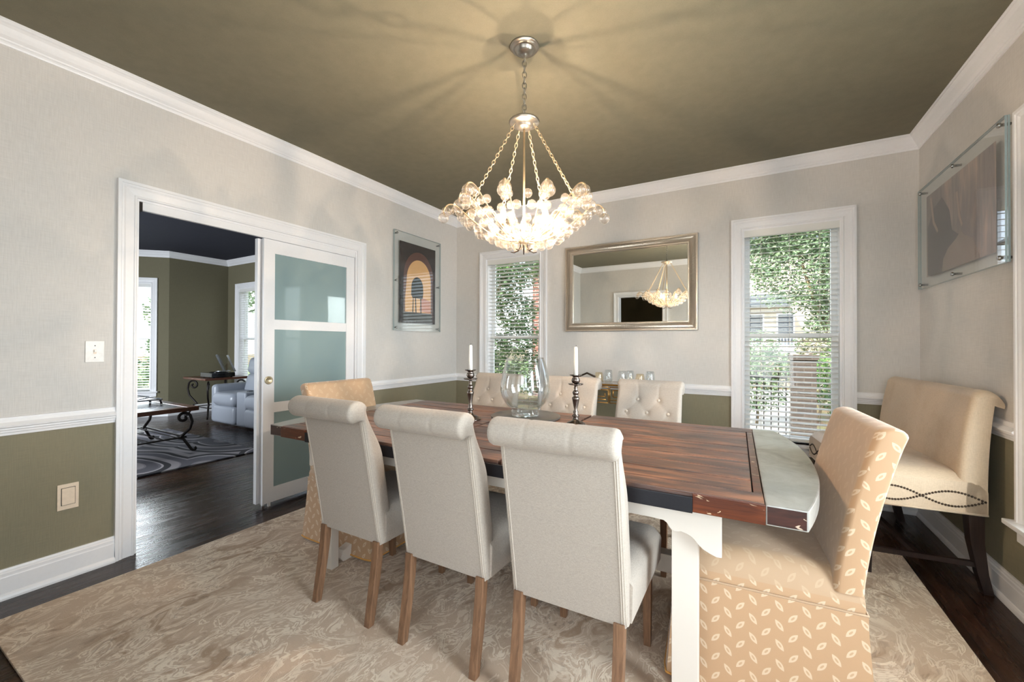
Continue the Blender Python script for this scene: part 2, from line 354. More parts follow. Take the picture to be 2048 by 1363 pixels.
def lathe(bm, prof, seg=32, c=(0, 0, 0), mi=0, smooth=True):
    rings = []
    for r, z in prof:
        if r < 1e-6: rings.append([bm.verts.new((c[0], c[1], c[2]+z))])
        else: rings.append([bm.verts.new((c[0]+r*cos(2*pi*k/seg), c[1]+r*sin(2*pi*k/seg), c[2]+z)) for k in range(seg)])
    for A, B in zip(rings, rings[1:]):
        for k in range(seg):
            k2 = (k+1) % seg
            if len(A) == 1 and len(B) == 1: continue
            if len(A) == 1: vs = (A[0], B[k2], B[k])
            elif len(B) == 1: vs = (A[k], A[k2], B[0])
            else: vs = (A[k], A[k2], B[k2], B[k])
            f = bm.faces.new(vs); f.smooth = smooth; f.material_index = mi
def sphere(bm, c, r, u=16, v=10, mi=0, sz=1):
    prof = [(r*sin(pi*i/v), -r*sz*cos(pi*i/v)) for i in range(v+1)]
    lathe(bm, prof, u, c, mi)
def mesh(name, bm, mats, parent=None, loc=None, smooth=False, bevel=0, boxuv=False, autosmooth=None, rot=None):
    bmesh.ops.recalc_face_normals(bm, faces=bm.faces)
    if bevel:
        es = [e for e in bm.edges if len(e.link_faces) == 2 and e.calc_face_angle(0) > .6]
        bmesh.ops.bevel(bm, geom=es, offset=bevel, segments=2, affect='EDGES', profile=.6, clamp_overlap=True)
    if boxuv:
        bm.normal_update()
        uv = bm.loops.layers.uv.new('UVMap')
        for f in bm.faces:
            nn = f.normal; a = max(range(3), key=lambda i: abs(nn[i]))
            for l in f.loops:
                co = l.vert.co
                l[uv].uv = (co.y, co.z) if a == 0 else ((co.x, co.z) if a == 1 else (co.x, co.y))
    me = bpy.data.meshes.new(name)
    if smooth:
        for f in bm.faces: f.smooth = True
    bm.to_mesh(me); bm.free()
    for m in (mats if isinstance(mats, (list, tuple)) else [mats]): me.materials.append(MATS[m])
    o = bpy.data.objects.new(name, me); C.objects.link(o)
    if parent is not None: o.parent = parent
    if loc is not None: o.location = loc
    if rot is not None: o.rotation_euler = rot
    if autosmooth:
        for p in me.polygons: p.use_smooth = True
        me.set_sharp_from_angle(angle=R(autosmooth))
    return o
def BM(): return bmesh.new()
def tag(o, label=None, cat=None, group=None, kind=None):
    if label: o['label'] = label
    if cat: o['category'] = cat
    if group: o['group'] = group
    if kind: o['kind'] = kind
    return o
def thing(name, label, cat, loc=(0, 0, 0), rz=0, group=None):
    o = bpy.data.objects.new(name, None); C.objects.link(o); o.location = loc; o.rotation_euler = (0, 0, rz); o.empty_display_size = .1
    return tag(o, label, cat, group)
def struct(name, bm, mats, **kw):
    return tag(mesh(name, bm, mats, **kw), kind='structure')
def dup(root, loc, rz, label, group=None, skip=()):
    r = root.copy(); C.objects.link(r); r.location = loc; r.rotation_euler = (0, 0, rz); r['label'] = label
    if group: r['group'] = group
    for ch in list(root.children):
        if ch.name.split('.')[0] in skip: continue
        c = ch.copy(); C.objects.link(c); c.parent = r
        for g in ch.children:
            d = g.copy(); C.objects.link(d); d.parent = c
    return r
def sweep(bm, prof, path, closed=False, mi=0):
    """mitred sweep: prof = [(out, z)], path = [(x, y)] with the room on the left of travel; out = distance into the room"""
    P = [Vector((x, y)) for x, y in path]; n = len(P); rings = []
    for i in range(n):
        d0 = (P[i]-P[i-1]).normalized() if (i > 0 or closed) else None
        d1 = (P[(i+1) % n]-P[i]).normalized() if (i < n-1 or closed) else None
        if d0 is None: d0 = d1
        if d1 is None: d1 = d0
        n0 = Vector((-d0.y, d0.x)); n1 = Vector((-d1.y, d1.x)); b = (n0+n1); b = b/max(b.dot(n0), .2)
        rings.append([bm.verts.new((P[i].x+b.x*o, P[i].y+b.y*o, z)) for o, z in prof])
    k = len(prof)
    for i in range(n if closed else n-1):
        A, B = rings[i], rings[(i+1) % n]
        for j in range(k-1):
            f = bm.faces.new((A[j], B[j], B[j+1], A[j+1])); f.material_index = mi
    if not closed:
        for r_ in (rings[0], rings[-1]):
            try: bm.faces.new(r_)
            except Exception: pass

# ------------------------------------------------------------------ room shell
T = .16
def wall_slab(bm, axis, plane, thick, a0, a1, z0, z1, holes, mi=0):
    """solid wall with rectangular holes; axis 0 -> wall across x (runs along y)"""
    us = sorted({a0, a1} | {h[0] for h in holes} | {h[1] for h in holes}); zs = sorted({z0, z1} | {h[2] for h in holes} | {h[3] for h in holes})
    us = [u for u in us if a0 <= u <= a1]; zs = [z for z in zs if z0 <= z <= z1]
    for i in range(len(us)-1):
        j = 0
        while j < len(zs)-1:
            def solid(jj): 
                cu, cz = (us[i]+us[i+1])/2, (zs[jj]+zs[jj+1])/2
                return not any(h[0] < cu < h[1] and h[2] < cz < h[3] for h in holes)
            if not solid(j): j += 1; continue
            k = j
            while k < len(zs)-1 and solid(k): k += 1
            p0, p1 = sorted((plane, plane+thick))
            if axis == 0: box(bm, p0, p1, us[i], us[i+1], zs[j], zs[k], mi)
            else: box(bm, us[i], us[i+1], p0, p1, zs[j], zs[k], mi)
            j = k
RZ0, RZ1 = .776, .862      # chair rail bottom and top
def two_tone(name, axis, plane, thick, a0, a1, holes, up='wall_upper', lo='wall_lower', split=.80):
    bm = BM()
    wall_slab(bm, axis, plane, thick, a0, a1, split, H, holes, 0)
    wall_slab(bm, axis, plane, thick, a0, a1, -.05, split, holes, 1)
    return struct(name, bm, [up, lo])
WZ0, WZ1 = .42, 2.205       # window openings
win_back = [(.44, 1.13), (3.055, 3.725)]
win_right = [(-2.15, -1.345), (-3.60, -2.80)]
win_front_added = [(2.25, 3.0), (3.10, 3.85)]  # unseen front windows, added to let the fill lamp in
two_tone('wall_back', 1, 0, T, -.13, W+T, [(a, b, WZ0, WZ1) for a, b in win_back])
two_tone('wall_right', 0, W, T, -D-T, 0, [(a, b, WZ0, WZ1) for a, b in win_right])
two_tone('wall_front', 1, -D, -T, 0, W+T, [(.81, 1.68, -.05, 2.10)]+[(a, b, WZ0, WZ1) for a, b in win_front_added])
DY0, DY1, DZ = -3.043, -1.485, 2.06
bm = BM()
wall_slab(bm, 0, 0, -.13, -D-T, 0, .80, H, [(DY0, DY1, -.05, DZ)], 0); wall_slab(bm, 0, 0, -.13, -D-T, 0, -.05, .80, [(DY0, DY1, -.05, DZ)], 1)
# living-room side skin of the same wall
wall_slab(bm, 0, -.13, -.012, -D, 0, 0, H, [(DY0, DY1, -.05, DZ)], 2)
struct('wall_left', bm, ['wall_upper', 'wall_lower', 'living_wall'])
# floor: one continuous floor through both rooms; hall floor behind the front doorway
bm = BM(); box(bm, -6.6, W+T, -7.0, T, -.12, 0); struct('floor', bm, 'floor_boards')
bm = BM(); box(bm, -.13, W+T, -D-T, T, H, H+.15); struct('ceiling', bm, 'ceiling_olive')
bm = BM(); box(bm, -6.6, -.13, -D-T, T, H, H+.15); struct('ceiling_living', bm, 'living_ceiling')
bm = BM(); box(bm, -.13, W+T, -7.0, -D-T, H, H+.15); struct('ceiling_hall', bm, 'living_ceiling')
# living room walls
LX = -5.3
bm = BM(); wall_slab(bm, 1, 0, T, LX-T, -.13, -.05, H, [(-4.93, -4.12, WZ0, WZ1), (-3.2, -2.4, WZ0, WZ1)]); struct('wall_living_back', bm, 'living_wall')
bm = BM(); box(bm, LX-T, LX, -.9, 0, -.05, H); struct('wall_living_far', bm, 'living_wall')
# 45 degree bay wall; local x runs along the wall away from the corner, local y is outwards
BAY = Matrix.Translation((LX, -.9, 0)) @ Matrix.Rotation(R(225), 4, 'Z')
bm = BM(); wall_slab(bm, 1, 0, -T, 0, 1.2, -.05, H, [(.245, .98, WZ0, WZ1)])
bmesh.ops.transform(bm, matrix=BAY, verts=bm.verts); struct('wall_living_bay', bm, 'living_wall')
bx, by = (BAY @ Vector((1.2, 0, 0)))[:2]
bm = BM(); box(bm, bx-T, bx, -D-T, by, -.05, H); struct('wall_living_left', bm, 'living_wall')
bm = BM(); wall_slab(bm, 1, -D, -T, bx-T, -.13, -.05, H, [(-4.2, -2.4, WZ0, WZ1)]); struct('wall_living_front', bm, 'living_wall')  # opening is unseen, added so the fill lamp reaches the living room
# hall beyond the front doorway
bm = BM()
box(bm, -.13, 0, -7.0, -D-T, -.05, H); box(bm, 2.15, 2.2, -7.0, -D-T, -.05, H); box(bm, -.13, 2.2, -7.1, -7.0, -.05, H); struct('wall_hall', bm, 'living_wall')

# crown moulding profile (out, z)
CR = [(0, H-.100), (.006, H-.100), (.009, H-.092), (.009, H-.084), (.015, H-.080), (.017, H-.073), (.021, H-.070), (.030, H-.062), (.040, H-.047), (.050, H-.030), (.060, H-.020), (.066, H-.017), (.066, H-.008), (.072, H-.004), (.072, H)]
def trim(name, prof, path, mat='trim_white', closed=False):
    bm = BM(); sweep(bm, prof, path, closed); return struct(name, bm, mat)
CRK = [(o*.95, z) for o, z in CR]
trim('trim_1', CRK, [(0, 0), (0, -D), (W, -D), (W, 0)], closed=True)
trim('trim_2', CRK, [(-.142, 0), (LX, 0), (LX, -.9), (bx, by), (bx, -D), (-.142, -D)])
# chair rail
RL = [(0, RZ0), (.006, RZ0), (.008, RZ0+.012), (.013, RZ0+.015), (.014, RZ0+.024), (.019, RZ0+.029), (.019, RZ0+.036), (.030, RZ0+.041), (.032, RZ0+.049), (.023, RZ0+.056), (.014, RZ0+.063), (.010, RZ0+.076), (.010, RZ1), (0, RZ1+.002)]
cas = .087
trim('trim_3', RL, [(0, DY0-cas), (0, -D), (.81-.09, -D)])
trim('trim_4', RL, [(win_back[0][0]-cas, 0), (0, 0), (0, DY1+cas)])
trim('trim_5', RL, [(win_back[1][0]-cas, 0), (win_back[0][1]+cas, 0)])
trim('trim_6', RL, [(W, win_right[0][1]+cas), (W, 0), (win_back[1][1]+cas, 0)])
trim('trim_7', RL, [(W, win_right[1][1]+cas), (W, win_right[0][0]-cas)])
# baseboards
BS = [(0, .142), (.009, .142), (.012, .132), (.012, .128), (.016, .122), (.016, .112), (.0165, .107), (.018, .103), (.018, .03), (.022, .028), (.027, .02), (.030, .01), (.030, 0)]
trim('baseboard_left', BS, [(0, DY0-cas), (0, -D), (.81-.09, -D)])
trim('baseboard_back', BS, [(W, -D), (W, 0), (0, 0), (0, DY1+cas)])
trim('baseboard_front', BS, [(1.68+.09, -D), (W, -D)])
trim('baseboard_living', BS, [(-.142, 0), (LX, 0), (LX, -.9), (bx, by), (bx, -D), (-.142, -D)])

# casings: stepped profile; (a) across the width from the opening, (b) thickness
CP = [(0, 0), (0, .012), (.004, .015), (.010, .015), (.014, .010), (.050, .013), (.060, .019), (.068, .019), (.072, .024), (.087, .024), (.087, 0)]
def casing(bm, u0, u1, z0, z1, put, bottom=False, mi=0):
    """mitred casing; put(u, z, out) -> xyz"""
    def ring(cx, cz, su, sz):
        return [bm.verts.new(put(cx+su*a, cz+sz*a, b)) for a, b in CP]
    st = [ring(u0, z0, -1, -1 if bottom else 0), ring(u0, z1, -1, 1), ring(u1, z1, 1, 1), ring(u1, z0, 1, -1 if bottom else 0)]
    if bottom: st.append(st[0])
    for A, B in zip(st, st[1:]):
        for j in range(len(CP)-1):
            f = bm.faces.new((A[j], B[j], B[j+1], A[j+1])); f.material_index = mi
wn_count = [0]
def window(name, u0, u1, put, blind=True, tilt=8, label='', z_rail=.975, apron=True, full=True, drop=0, raised=0, room='dining'):
    """put(u, z, out): out>0 into the room, out<0 through the wall"""
    z0, z1 = WZ0, WZ1
    bm = BM(); casing(bm, u0, u1, z0, z1, put)
    # jamb lining
    def pbox(bm, a0, a1, c0, c1, o0, o1, mi=0):
        vs = [bm.verts.new(put(a, c, o)) for a in (a0, a1) for o in (o0, o1) for c in (c0, c1)]
        for f in ((0, 1, 3, 2), (4, 6, 7, 5), (0, 4, 5, 1), (2, 3, 7, 6), (0, 2, 6, 4), (1, 5, 7, 3)):
            fc = bm.faces.new([vs[i] for i in f]); fc.material_index = mi
    w = struct(name, bm, 'trim_white')
    bm = BM()
    pbox(bm, u0-.001, u0+.012, z0, z1-.012, -.158, .002); pbox(bm, u1-.012, u1+.001, z0, z1-.012, -.158, .002); pbox(bm, u0-.001, u1+.001, z1-.012, z1+.001, -.158, .002)
    mesh('window_frame', bm, 'trim_white', parent=w)
    bm = BM(); pbox(bm, u0-.115, u1+.115, z0-.022, z0, -.158, .055); pbox(bm, u0-.085, u1+.085, z0-.09, z0-.022, 0, .018)
    mesh('window_sill', bm, 'trim_white', parent=w, bevel=.004)
    mid = (z0+z1)/2 - .015
    for nm, a, b, o in (('upper_sash', mid-.02, z1-.012, -.125), ('lower_sash', z0, mid+.02, -.095)):
        bm = BM(); s = .042
        pbox(bm, u0+.012, u0+.012+s, a, b, o, o+.028); pbox(bm, u1-.012-s, u1-.012, a, b, o, o+.028)
        pbox(bm, u0+.012+s, u1-.012-s, b-.036, b, o, o+.028); pbox(bm, u0+.012+s, u1-.012-s, a, a+(.05 if nm == 'lower_sash' else .036), o, o+.028)
        sh = mesh(nm, bm, 'sash_white', parent=w)
        bm = BM(); pbox(bm, u0+.05, u1-.05, a+.03, b-.03, o+.012, o+.015); mesh('glass_pane', bm, 'window_glass', parent=sh)
    if not blind: return w
    wn_count[0] += 1
    # venetian blind hanging inside the jamb
    b = thing('window_blind', label, 'window blind', put((u0+u1)/2, z1, -.03))
    org = Vector(b.location)
    def lb(bm, *a): pbox(bm, *a)
    def add(nm, bm, mat, **kw):
        bmesh.ops.transform(bm, matrix=Matrix.Translation(-org), verts=bm.verts); return mesh(nm, bm, mat, parent=b, **kw)
    bm = BM(); lb(bm, u0+.006, u1-.006, z1-.068, z1-.004, -.012, 0.0); lb(bm, u0+.014, u1-.014, z1-.052, z1-.012, -.062, -.012); add('valance', bm, 'blind_slat')
    bm = BM(); z = z1-.085; t = R(tilt); pitch_ = .0415; zb = z0+.035+raised
    while z > zb:
        hw = .0245
        for (ua, ub) in ((u0+.018, u1-.018),):
            P = []
            for s in (-1, 0, 1):
                crown = .0022 if s == 0 else 0
                P.append((z + s*hw*sin(t)*-1 + crown, -.037 + s*hw*cos(t)))
            top = [[bm.verts.new(put(u, zz+.0012, oo)) for u in (ua, ub)] for zz, oo in P]
            bot = [[bm.verts.new(put(u, zz-.0012, oo)) for u in (ua, ub)] for zz, oo in P]
            for i in range(2):
                bm.faces.new((top[i][0], top[i][1], top[i+1][1], top[i+1][0])); bm.faces.new((bot[i][0], bot[i+1][0], bot[i+1][1], bot[i][1]))
            bm.faces.new((top[0][0], bot[0][0], bot[0][1], top[0][1])); bm.faces.new((top[2][0], top[2][1], bot[2][1], bot[2][0]))
            for e in (0, 1):
                bm.faces.new((top[0][e], top[1][e], bot[1][e], bot[0][e])); bm.faces.new((top[1][e], top[2][e], bot[2][e], bot[1][e]))
        z -= pitch_
    add('slats', bm, 'blind_slat')
    bm = BM(); lb(bm, u0+.018, u1-.018, zb-.018, zb, -.058, -.014); add('bottom_rail', bm, 'blind_slat')
    bm = BM(); wdt = u1-u0
    for fr in (.2, .5, .8):
        for oo in (-.0135, -.0605):
            uu = u0+wdt*fr; pbox(bm, uu-.0009, uu+.0009, zb-.01, z1-.06, oo, oo+.001)
    add('ladder_cord', bm, 'cord')
    bm = BM(); uu = u1-.075; tube(bm, [put(uu, z1-.07, -.006), put(uu, z1-.75, -.006)], .0014, 5); tube(bm, [put(uu, z1-.75, -.006), put(uu, z1-.79, -.006)], [.002, .007], 8)
    add('pull_cord', bm, 'cord')
    return w
def put_back(u, z, o): return (u, -o, z)
def put_right(u, z, o): return (W-o, u, z)
def put_front(u, z, o): return (u, -D+o, z)
def put_bay(u, z, o): return tuple(BAY @ Vector((u, o, z)))
window('window_1', *win_back[0], put_back, tilt=-7, label='white venetian blind over the narrow window left of the ribbed mirror')
window('window_2', *win_back[1], put_back, tilt=9, label='white venetian blind over the window between the mirror and the upholstered bench')
window('window_3', *win_right[0], put_right, tilt=9, label='white venetian blind at the right edge of view beside the draped-figure print')
window('window_4', *win_right[1], put_right, blind=False)
window('added_window_5', *win_front_added[0], put_front, blind=False)  # unseen window, added as a way in for the front fill lamp
window('added_window_6', *win_front_added[1], put_front, blind=False)  # second added, unseen window in front of the same fill lamp
window('window_7', -4.93, -4.12, put_back, tilt=4, label='white venetian blind in the living room window behind the pale leather sofa')
window('window_8', -3.2, -2.4, put_back, blind=False)
window('window_9', .245, .98, put_bay, tilt=4, label='white venetian blind on the angled bay window seen at the doorway left edge')
def put_lfront(u, z, o): return (u, -D+o, z)

# ------------------------------------------------------------------ doorway with sliding doors
def put_left(u, z, o): return (o, u, z)
def put_leftback(u, z, o): return (-.142-o, u, z)
bm = BM(); casing(bm, DY0, DY1, 0, DZ, put_left); casing(bm, DY0, DY1, 0, DZ, put_leftback)
box(bm, -.142, 0, DY0-.001, DY0+.012, 0, DZ-.012); box(bm, -.142, 0, DY1-.012, DY1+.001, 0, DZ-.012); box(bm, -.142, 0, DY0-.001, DY1+.001, DZ-.012, DZ+.001)
dr = struct('door_1', bm, 'trim_white')
bm = BM(); box(bm, -.030, -.006, DY0+.030, DY1-.012, DZ-.060, DZ-.012); box(bm, -.142, -.030, DY0+.04, DY1-.012, DZ-.030, DZ-.012)
mesh('track_fascia', bm, 'trim_white', parent=dr)
bm = BM(); box(bm, -.12, -.008, DY0+.012, DY0+.030, DZ-.066, DZ-.014); mesh('track_end', bm, 'dark_gap', parent=dr)
def sliding_panel(x0, x1, ya, yb, nm):
    bm = BM(); st = .082; zb, zt = .030, DZ-.062
    box(bm, x0, x1, ya, ya+st, zb, zt); box(bm, x0, x1, yb-st, yb, zb, zt)
    rails = [(zb, zb+.11), (.70, .775), (1.325, 1.40), (zt-.10, zt)]
    for a, b in rails: box(bm, x0+.002, x1-.002, ya+st, yb-st, a, b)
    p = mesh(nm, bm, 'trim_white', parent=dr)
    for (a, b), (c, d) in zip(rails, rails[1:]):
        bm = BM(); box(bm, x0+.010, x1-.010, ya+st-.004, yb-st+.004, b-.004, c+.004); mesh('frosted_glass_pane', bm, 'frosted_glass', parent=p)
    bm = BM(); box(bm, (x0+x1)/2-.008, (x0+x1)/2+.008, ya+.05, ya+.066, 0.0, .032); mesh('floor_guide', bm, 'plastic_white', parent=p)
    return p
p1 = sliding_panel(-.052, -.016, -2.305, -1.500, 'sliding_panel')
p2 = sliding_panel(-.098, -.062, -2.325, -1.500, 'sliding_panel')
bm = BM(); lathe(bm, [(0, .0), (.024, 0), (.030, .002), (.030, .006), (.022, .007), (.020, .003), (0, .003)], 28)
bmesh.ops.transform(bm, matrix=Matrix.Translation((-.0165, -2.266, .945)) @ Matrix.Rotation(R(90), 4, 'Y'), verts=bm.verts)
mesh('finger_pull', bm, 'pale_brass', parent=p1)
# front doorway casing (seen in the mirror)
bm = BM(); casing(bm, .81, 1.68, 0, 2.10, put_front); box(bm, .809, .825, -D-T, -D, 0, 2.085); box(bm, 1.665, 1.681, -D-T, -D, 0, 2.085); box(bm, .809, 1.681, -D-T, -D, 2.085, 2.101)
struct('door_2', bm, 'trim_white')

# ------------------------------------------------------------------ wall plates
def wp(name, label, cat, y0, y1, z0, z1, mat): 
    return thing(name, label, cat, (0, (y0+y1)/2, (z0+z1)/2)), y1-y0, z1-z0
t, w_, h_ = wp('light_switch', 'white toggle light switch plate on the wall left of the sliding doorway', 'light switch', -3.252, -3.177, 1.115, 1.230, 0)
bm = BM(); box(bm, .0005, .006, -w_/2, w_/2, -h_/2, h_/2); mesh('cover_plate', bm, 'plastic_white', parent=t, bevel=.002)
bm = BM(); box(bm, .006, .0075, -.006, .006, -.012, .012); mesh('toggle_slot', bm, 'plastic_cream', parent=t)
bm = BM(); box(bm, .006, .016, -.0045, .0045, -.002, .010); mesh('toggle', bm, 'plastic_white', parent=t, bevel=.001)
for s in (-1, 1):
    bm = BM(); lathe(bm, [(0, .0078), (.003, .0072), (.003, .005)], 12)
    bmesh.ops.transform(bm, matrix=Matrix.Translation((0, 0, s*.032)) @ Matrix.Rotation(R(90), 4, 'Y'), verts=bm.verts); mesh('screw', bm, 'steel', parent=t)
t, w_, h_ = wp('wall_plate', 'cream square covered wall plate low on the olive wall beside the doorway', 'wall plate', -3.35, -3.271, .354, .486, 0)
bm = BM(); box(bm, .0005, .007, -w_/2, w_/2, -h_/2, h_/2); mesh('cover_plate', bm, 'plastic_cream', parent=t, bevel=.002)
bm = BM(); box(bm, .007, .009, -.026, .026, -.043, .047); mesh('cover_recess', bm, 'dark_gap', parent=t)
bm = BM(); box(bm, .007, .013, -.0245, .0245, -.0415, .0455); mesh('flap', bm, 'plastic_cream', parent=t, bevel=.003)

# ------------------------------------------------------------------ dining rug
bm = BM(); vs = box(bm, .245, 3.862, -3.612, -.835, 0.0005, .012)
tag(mesh('area_rug', bm, 'dining_rug_pile', bevel=.003), 'large beige rug with faded cream scrollwork under the dining table', 'rug')

# ------------------------------------------------------------------ linen chairs
def make_linen_chair(label):
    t = thing('dining_chair', label, 'chair')
    wid = .405
    # closed side profile (y forward, z up): back face, roll, front face
    prof = []; tags = []
    def rear(z):   # rear surface y
        s = (z-.36)/.60; return -.262-.098*s-.015*s*s
    for i in range(15): z = .335+.555*i/14; prof.append((rear(z), z)); tags.append('b')
    rc = (rear(.93)-.014, .926); rr = .050
    for a in range(245, 14, -11):
        aa = R(a); prof.append((rc[0]+rr*cos(aa), rc[1]+rr*sin(aa)*.94)); tags.append('r')
    nf = 46
    for i in range(nf+1):
        z = .928-(.928-.44)*i/nf; q_ = max(0, min(1, (z-.72)/.208)); y = rear(z)+.085 - .050*q_*q_*(3-2*q_)
        prof.append((y, z)); tags.append('f')
    prof.append((rear(.40)+.085, .40)); tags.append('x'); prof.append((rear(.335)+.06, .333)); tags.append('x')
    bts = []
    for row, z in enumerate((.848, .770, .690, .610)):
        for x in ((-.065, .065) if row % 2 == 0 else (-.13, 0, .13)): bts.append((x, z))
    NX = 52; bm = BM(); grid = []
    cz = .67
    for j in range(NX+1):
        x = -wid/2+wid*j/NX; edge = min(j, NX-j)*wid/NX
        row = []
        rnd = max(0, 1-edge/.020); inset = .020*(1-math.sqrt(max(0, 1-rnd*rnd)))
        for (y, z), tg in zip(prof, tags):
            yy, zz = y, z
            if tg == 'f':
                d = 0
                for bx_, bz_ in bts:
                    q = (x-bx_)**2+(z-bz_)**2; d += .009*math.exp(-q/.00022)+.004*math.exp(-q/.0012)
                # pleats between neighbouring buttons
                for bx_, bz_ in bts:
                    for cx_, cz_ in bts:
                        if bz_-cz_ > .05 and bz_-cz_ < .1 and abs(abs(bx_-cx_)-.065) < .01:
                            ax, az = cx_-bx_, cz_-bz_; L2 = ax*ax+az*az; tt = max(0, min(1, ((x-bx_)*ax+(z-bz_)*az)/L2))
                            q = (x-bx_-tt*ax)**2+(z-bz_-tt*az)**2; d += .0028*math.exp(-q/.00003)
                if z > .865:
                    for bx_ in (-.065, .065): d += .004*math.exp(-((x-bx_)**2)/.00003)
                yy = y-d - inset*.9
            elif tg == 'r':
                g = sum(math.exp(-((x-bx_)**2)/.00002) for bx_ in (-.072, .072))*.0025
                k = 1 - (g + inset*.9)/rr; xo = x*1.045
                yy = rc[0]+(y-rc[0])*k; zz = rc[1]+(z-rc[1])*k
            elif tg == 'b': yy = y+inset*.6
            row.append(bm.verts.new((xo if tg == 'r' else x, yy, zz)))
        grid.append(row)
    n_ = len(prof)
    for j in range(NX):
        for i in range(n_):
            k = (i+1) % n_; f = bm.faces.new((grid[j][i], grid[j][k], grid[j+1][k], grid[j+1][i])); f.smooth = True
    bm.faces.new(grid[0]); bm.faces.new(grid[-1][::-1])
    back = mesh('backrest', bm, 'linen', parent=t, autosmooth=50)
    # seat cushion
    bm = BM(); NXs, NYs = 20, 20; g1 = []
    def seat_pt(u, v):
        wfr = .425+.03*v; x = (u-.5)*wfr; y = -.235+.455*v
        e = min(u, 1-u)*wfr; e2 = (1-v)*.455
        zz = .485 - .030*max(0, 1-e/.045)**2.2 - .030*max(0, 1-e2/.05)**2.2 + .012*sin(pi*u)*sin(pi*min(1, v*1.0))
        return x, y, zz
    for j in range(NYs+1): g1.append([bm.verts.new(seat_pt(i/NXs, j/NYs)) for i in range(NXs+1)])
    for j in range(NYs):
        for i in range(NXs): bm.faces.new((g1[j][i], g1[j][i+1], g1[j+1][i+1], g1[j+1][i])).smooth = True
    ring = [g1[0][i] for i in range(NXs+1)]+[g1[j][NXs] for j in range(1, NYs+1)]+[g1[NYs][i] for i in range(NXs-1, -1, -1)]+[g1[j][0] for j in range(NYs-1, 0, -1)]
    low = [bm.verts.new((v.co.x*.985, v.co.y*.985 if v.co.y > 0 else v.co.y, .340)) for v in ring]
    for i in range(len(ring)):
        k = (i+1) % len(ring); bm.faces.new((ring[i], low[i], low[k], ring[k])).smooth = True
    bm.faces.new(low)
    mesh('seat', bm, 'linen', parent=t, autosmooth=45)
    # double piping down both rear edges, seam under the roll
    for s in (-1, 1):
        bm = BM()
        for off in (.002, .008, .014):
            tube(bm, [(s*(wid/2-off-.004), rear(z)+(.006 if off < .004 else (.0015 if off < .01 else .0006)), z) for z in [.337+.545*i/16 for i in range(17)]], .0024, 6)
        tube(bm, [(s*(wid/2-.008), rear(.337)+.002+q*.03, .334) for q in (0, .5, 1)], .003, 6)
        mesh('piping', bm, 'linen_piping', parent=t)
    for bx_, bz_ in bts:
        q_ = max(0, min(1, (bz_-.72)/.208)); y = rear(bz_)+.085-.050*q_*q_*(3-2*q_)-.0125; bm = BM(); lathe(bm, [(0, .0065), (.006, .0056), (.0105, .0030), (.011, -.001), (.008, -.004)], 14)
        bmesh.ops.transform(bm, matrix=Matrix.Translation((bx_, y, bz_)) @ Matrix.Rotation(R(-90), 4, 'X'), verts=bm.verts)
        mesh('button', bm, 'button_linen', parent=t)
    # legs: rear pair splayed backwards, front pair straight and tapering
    def leg(x, pts):
        bm = BM(); rg = []
        for (yc, z, h) in pts: rg.append([bm.verts.new((x+a*h, yc+b*h, z)) for a, b in ((-1, -1), (1, -1), (1, 1), (-1, 1))])
        for A, B in zip(rg, rg[1:]):
            for k in range(4): bm.faces.new((A[k], A[(k+1) % 4], B[(k+1) % 4], B[k]))
        bm.faces.new(rg[0][::-1]); bm.faces.new(rg[-1]); mesh('leg', bm, 'chair_oak', parent=t, bevel=.002)
    for s in (-1, 1):
        leg(s*.176, [(-.298, 0, .0150), (-.288, .06, .0158), (-.268, .18, .0168), (-.254, .28, .017), (-.250, .345, .017)])
        leg(s*.180, [(.185, 0, .0135), (.180, .20, .016), (.176, .345, .018)])
    return t
ch = make_linen_chair('linen roll-back dining chair nearest the doorway, its plain back turned to the viewer')
ch.location = (1.498, -2.50, .012); ch.rotation_euler = (0, 0, 0)
ch['group'] = 'linen roll-back dining chairs'
CG = 'linen roll-back dining chairs'
dup(ch, (2.045, -2.50, .012), 0, 'linen roll-back dining chair in the middle of the three on the near side', CG)
dup(ch, (2.557, -2.50, .012), R(1), 'linen roll-back dining chair on the near side beside the white table leg', CG)
dup(ch, (1.35, -1.58, .012), R(180), 'tufted linen chair behind the table, in front of the narrow window', CG)
dup(ch, (1.975, -1.58, .012), R(180), 'tufted linen chair behind the table, between glass vase and right candlestick', CG)
dup(ch, (2.525, -1.58, .012), R(180), 'tufted linen chair behind the table, rightmost of the far row', CG)

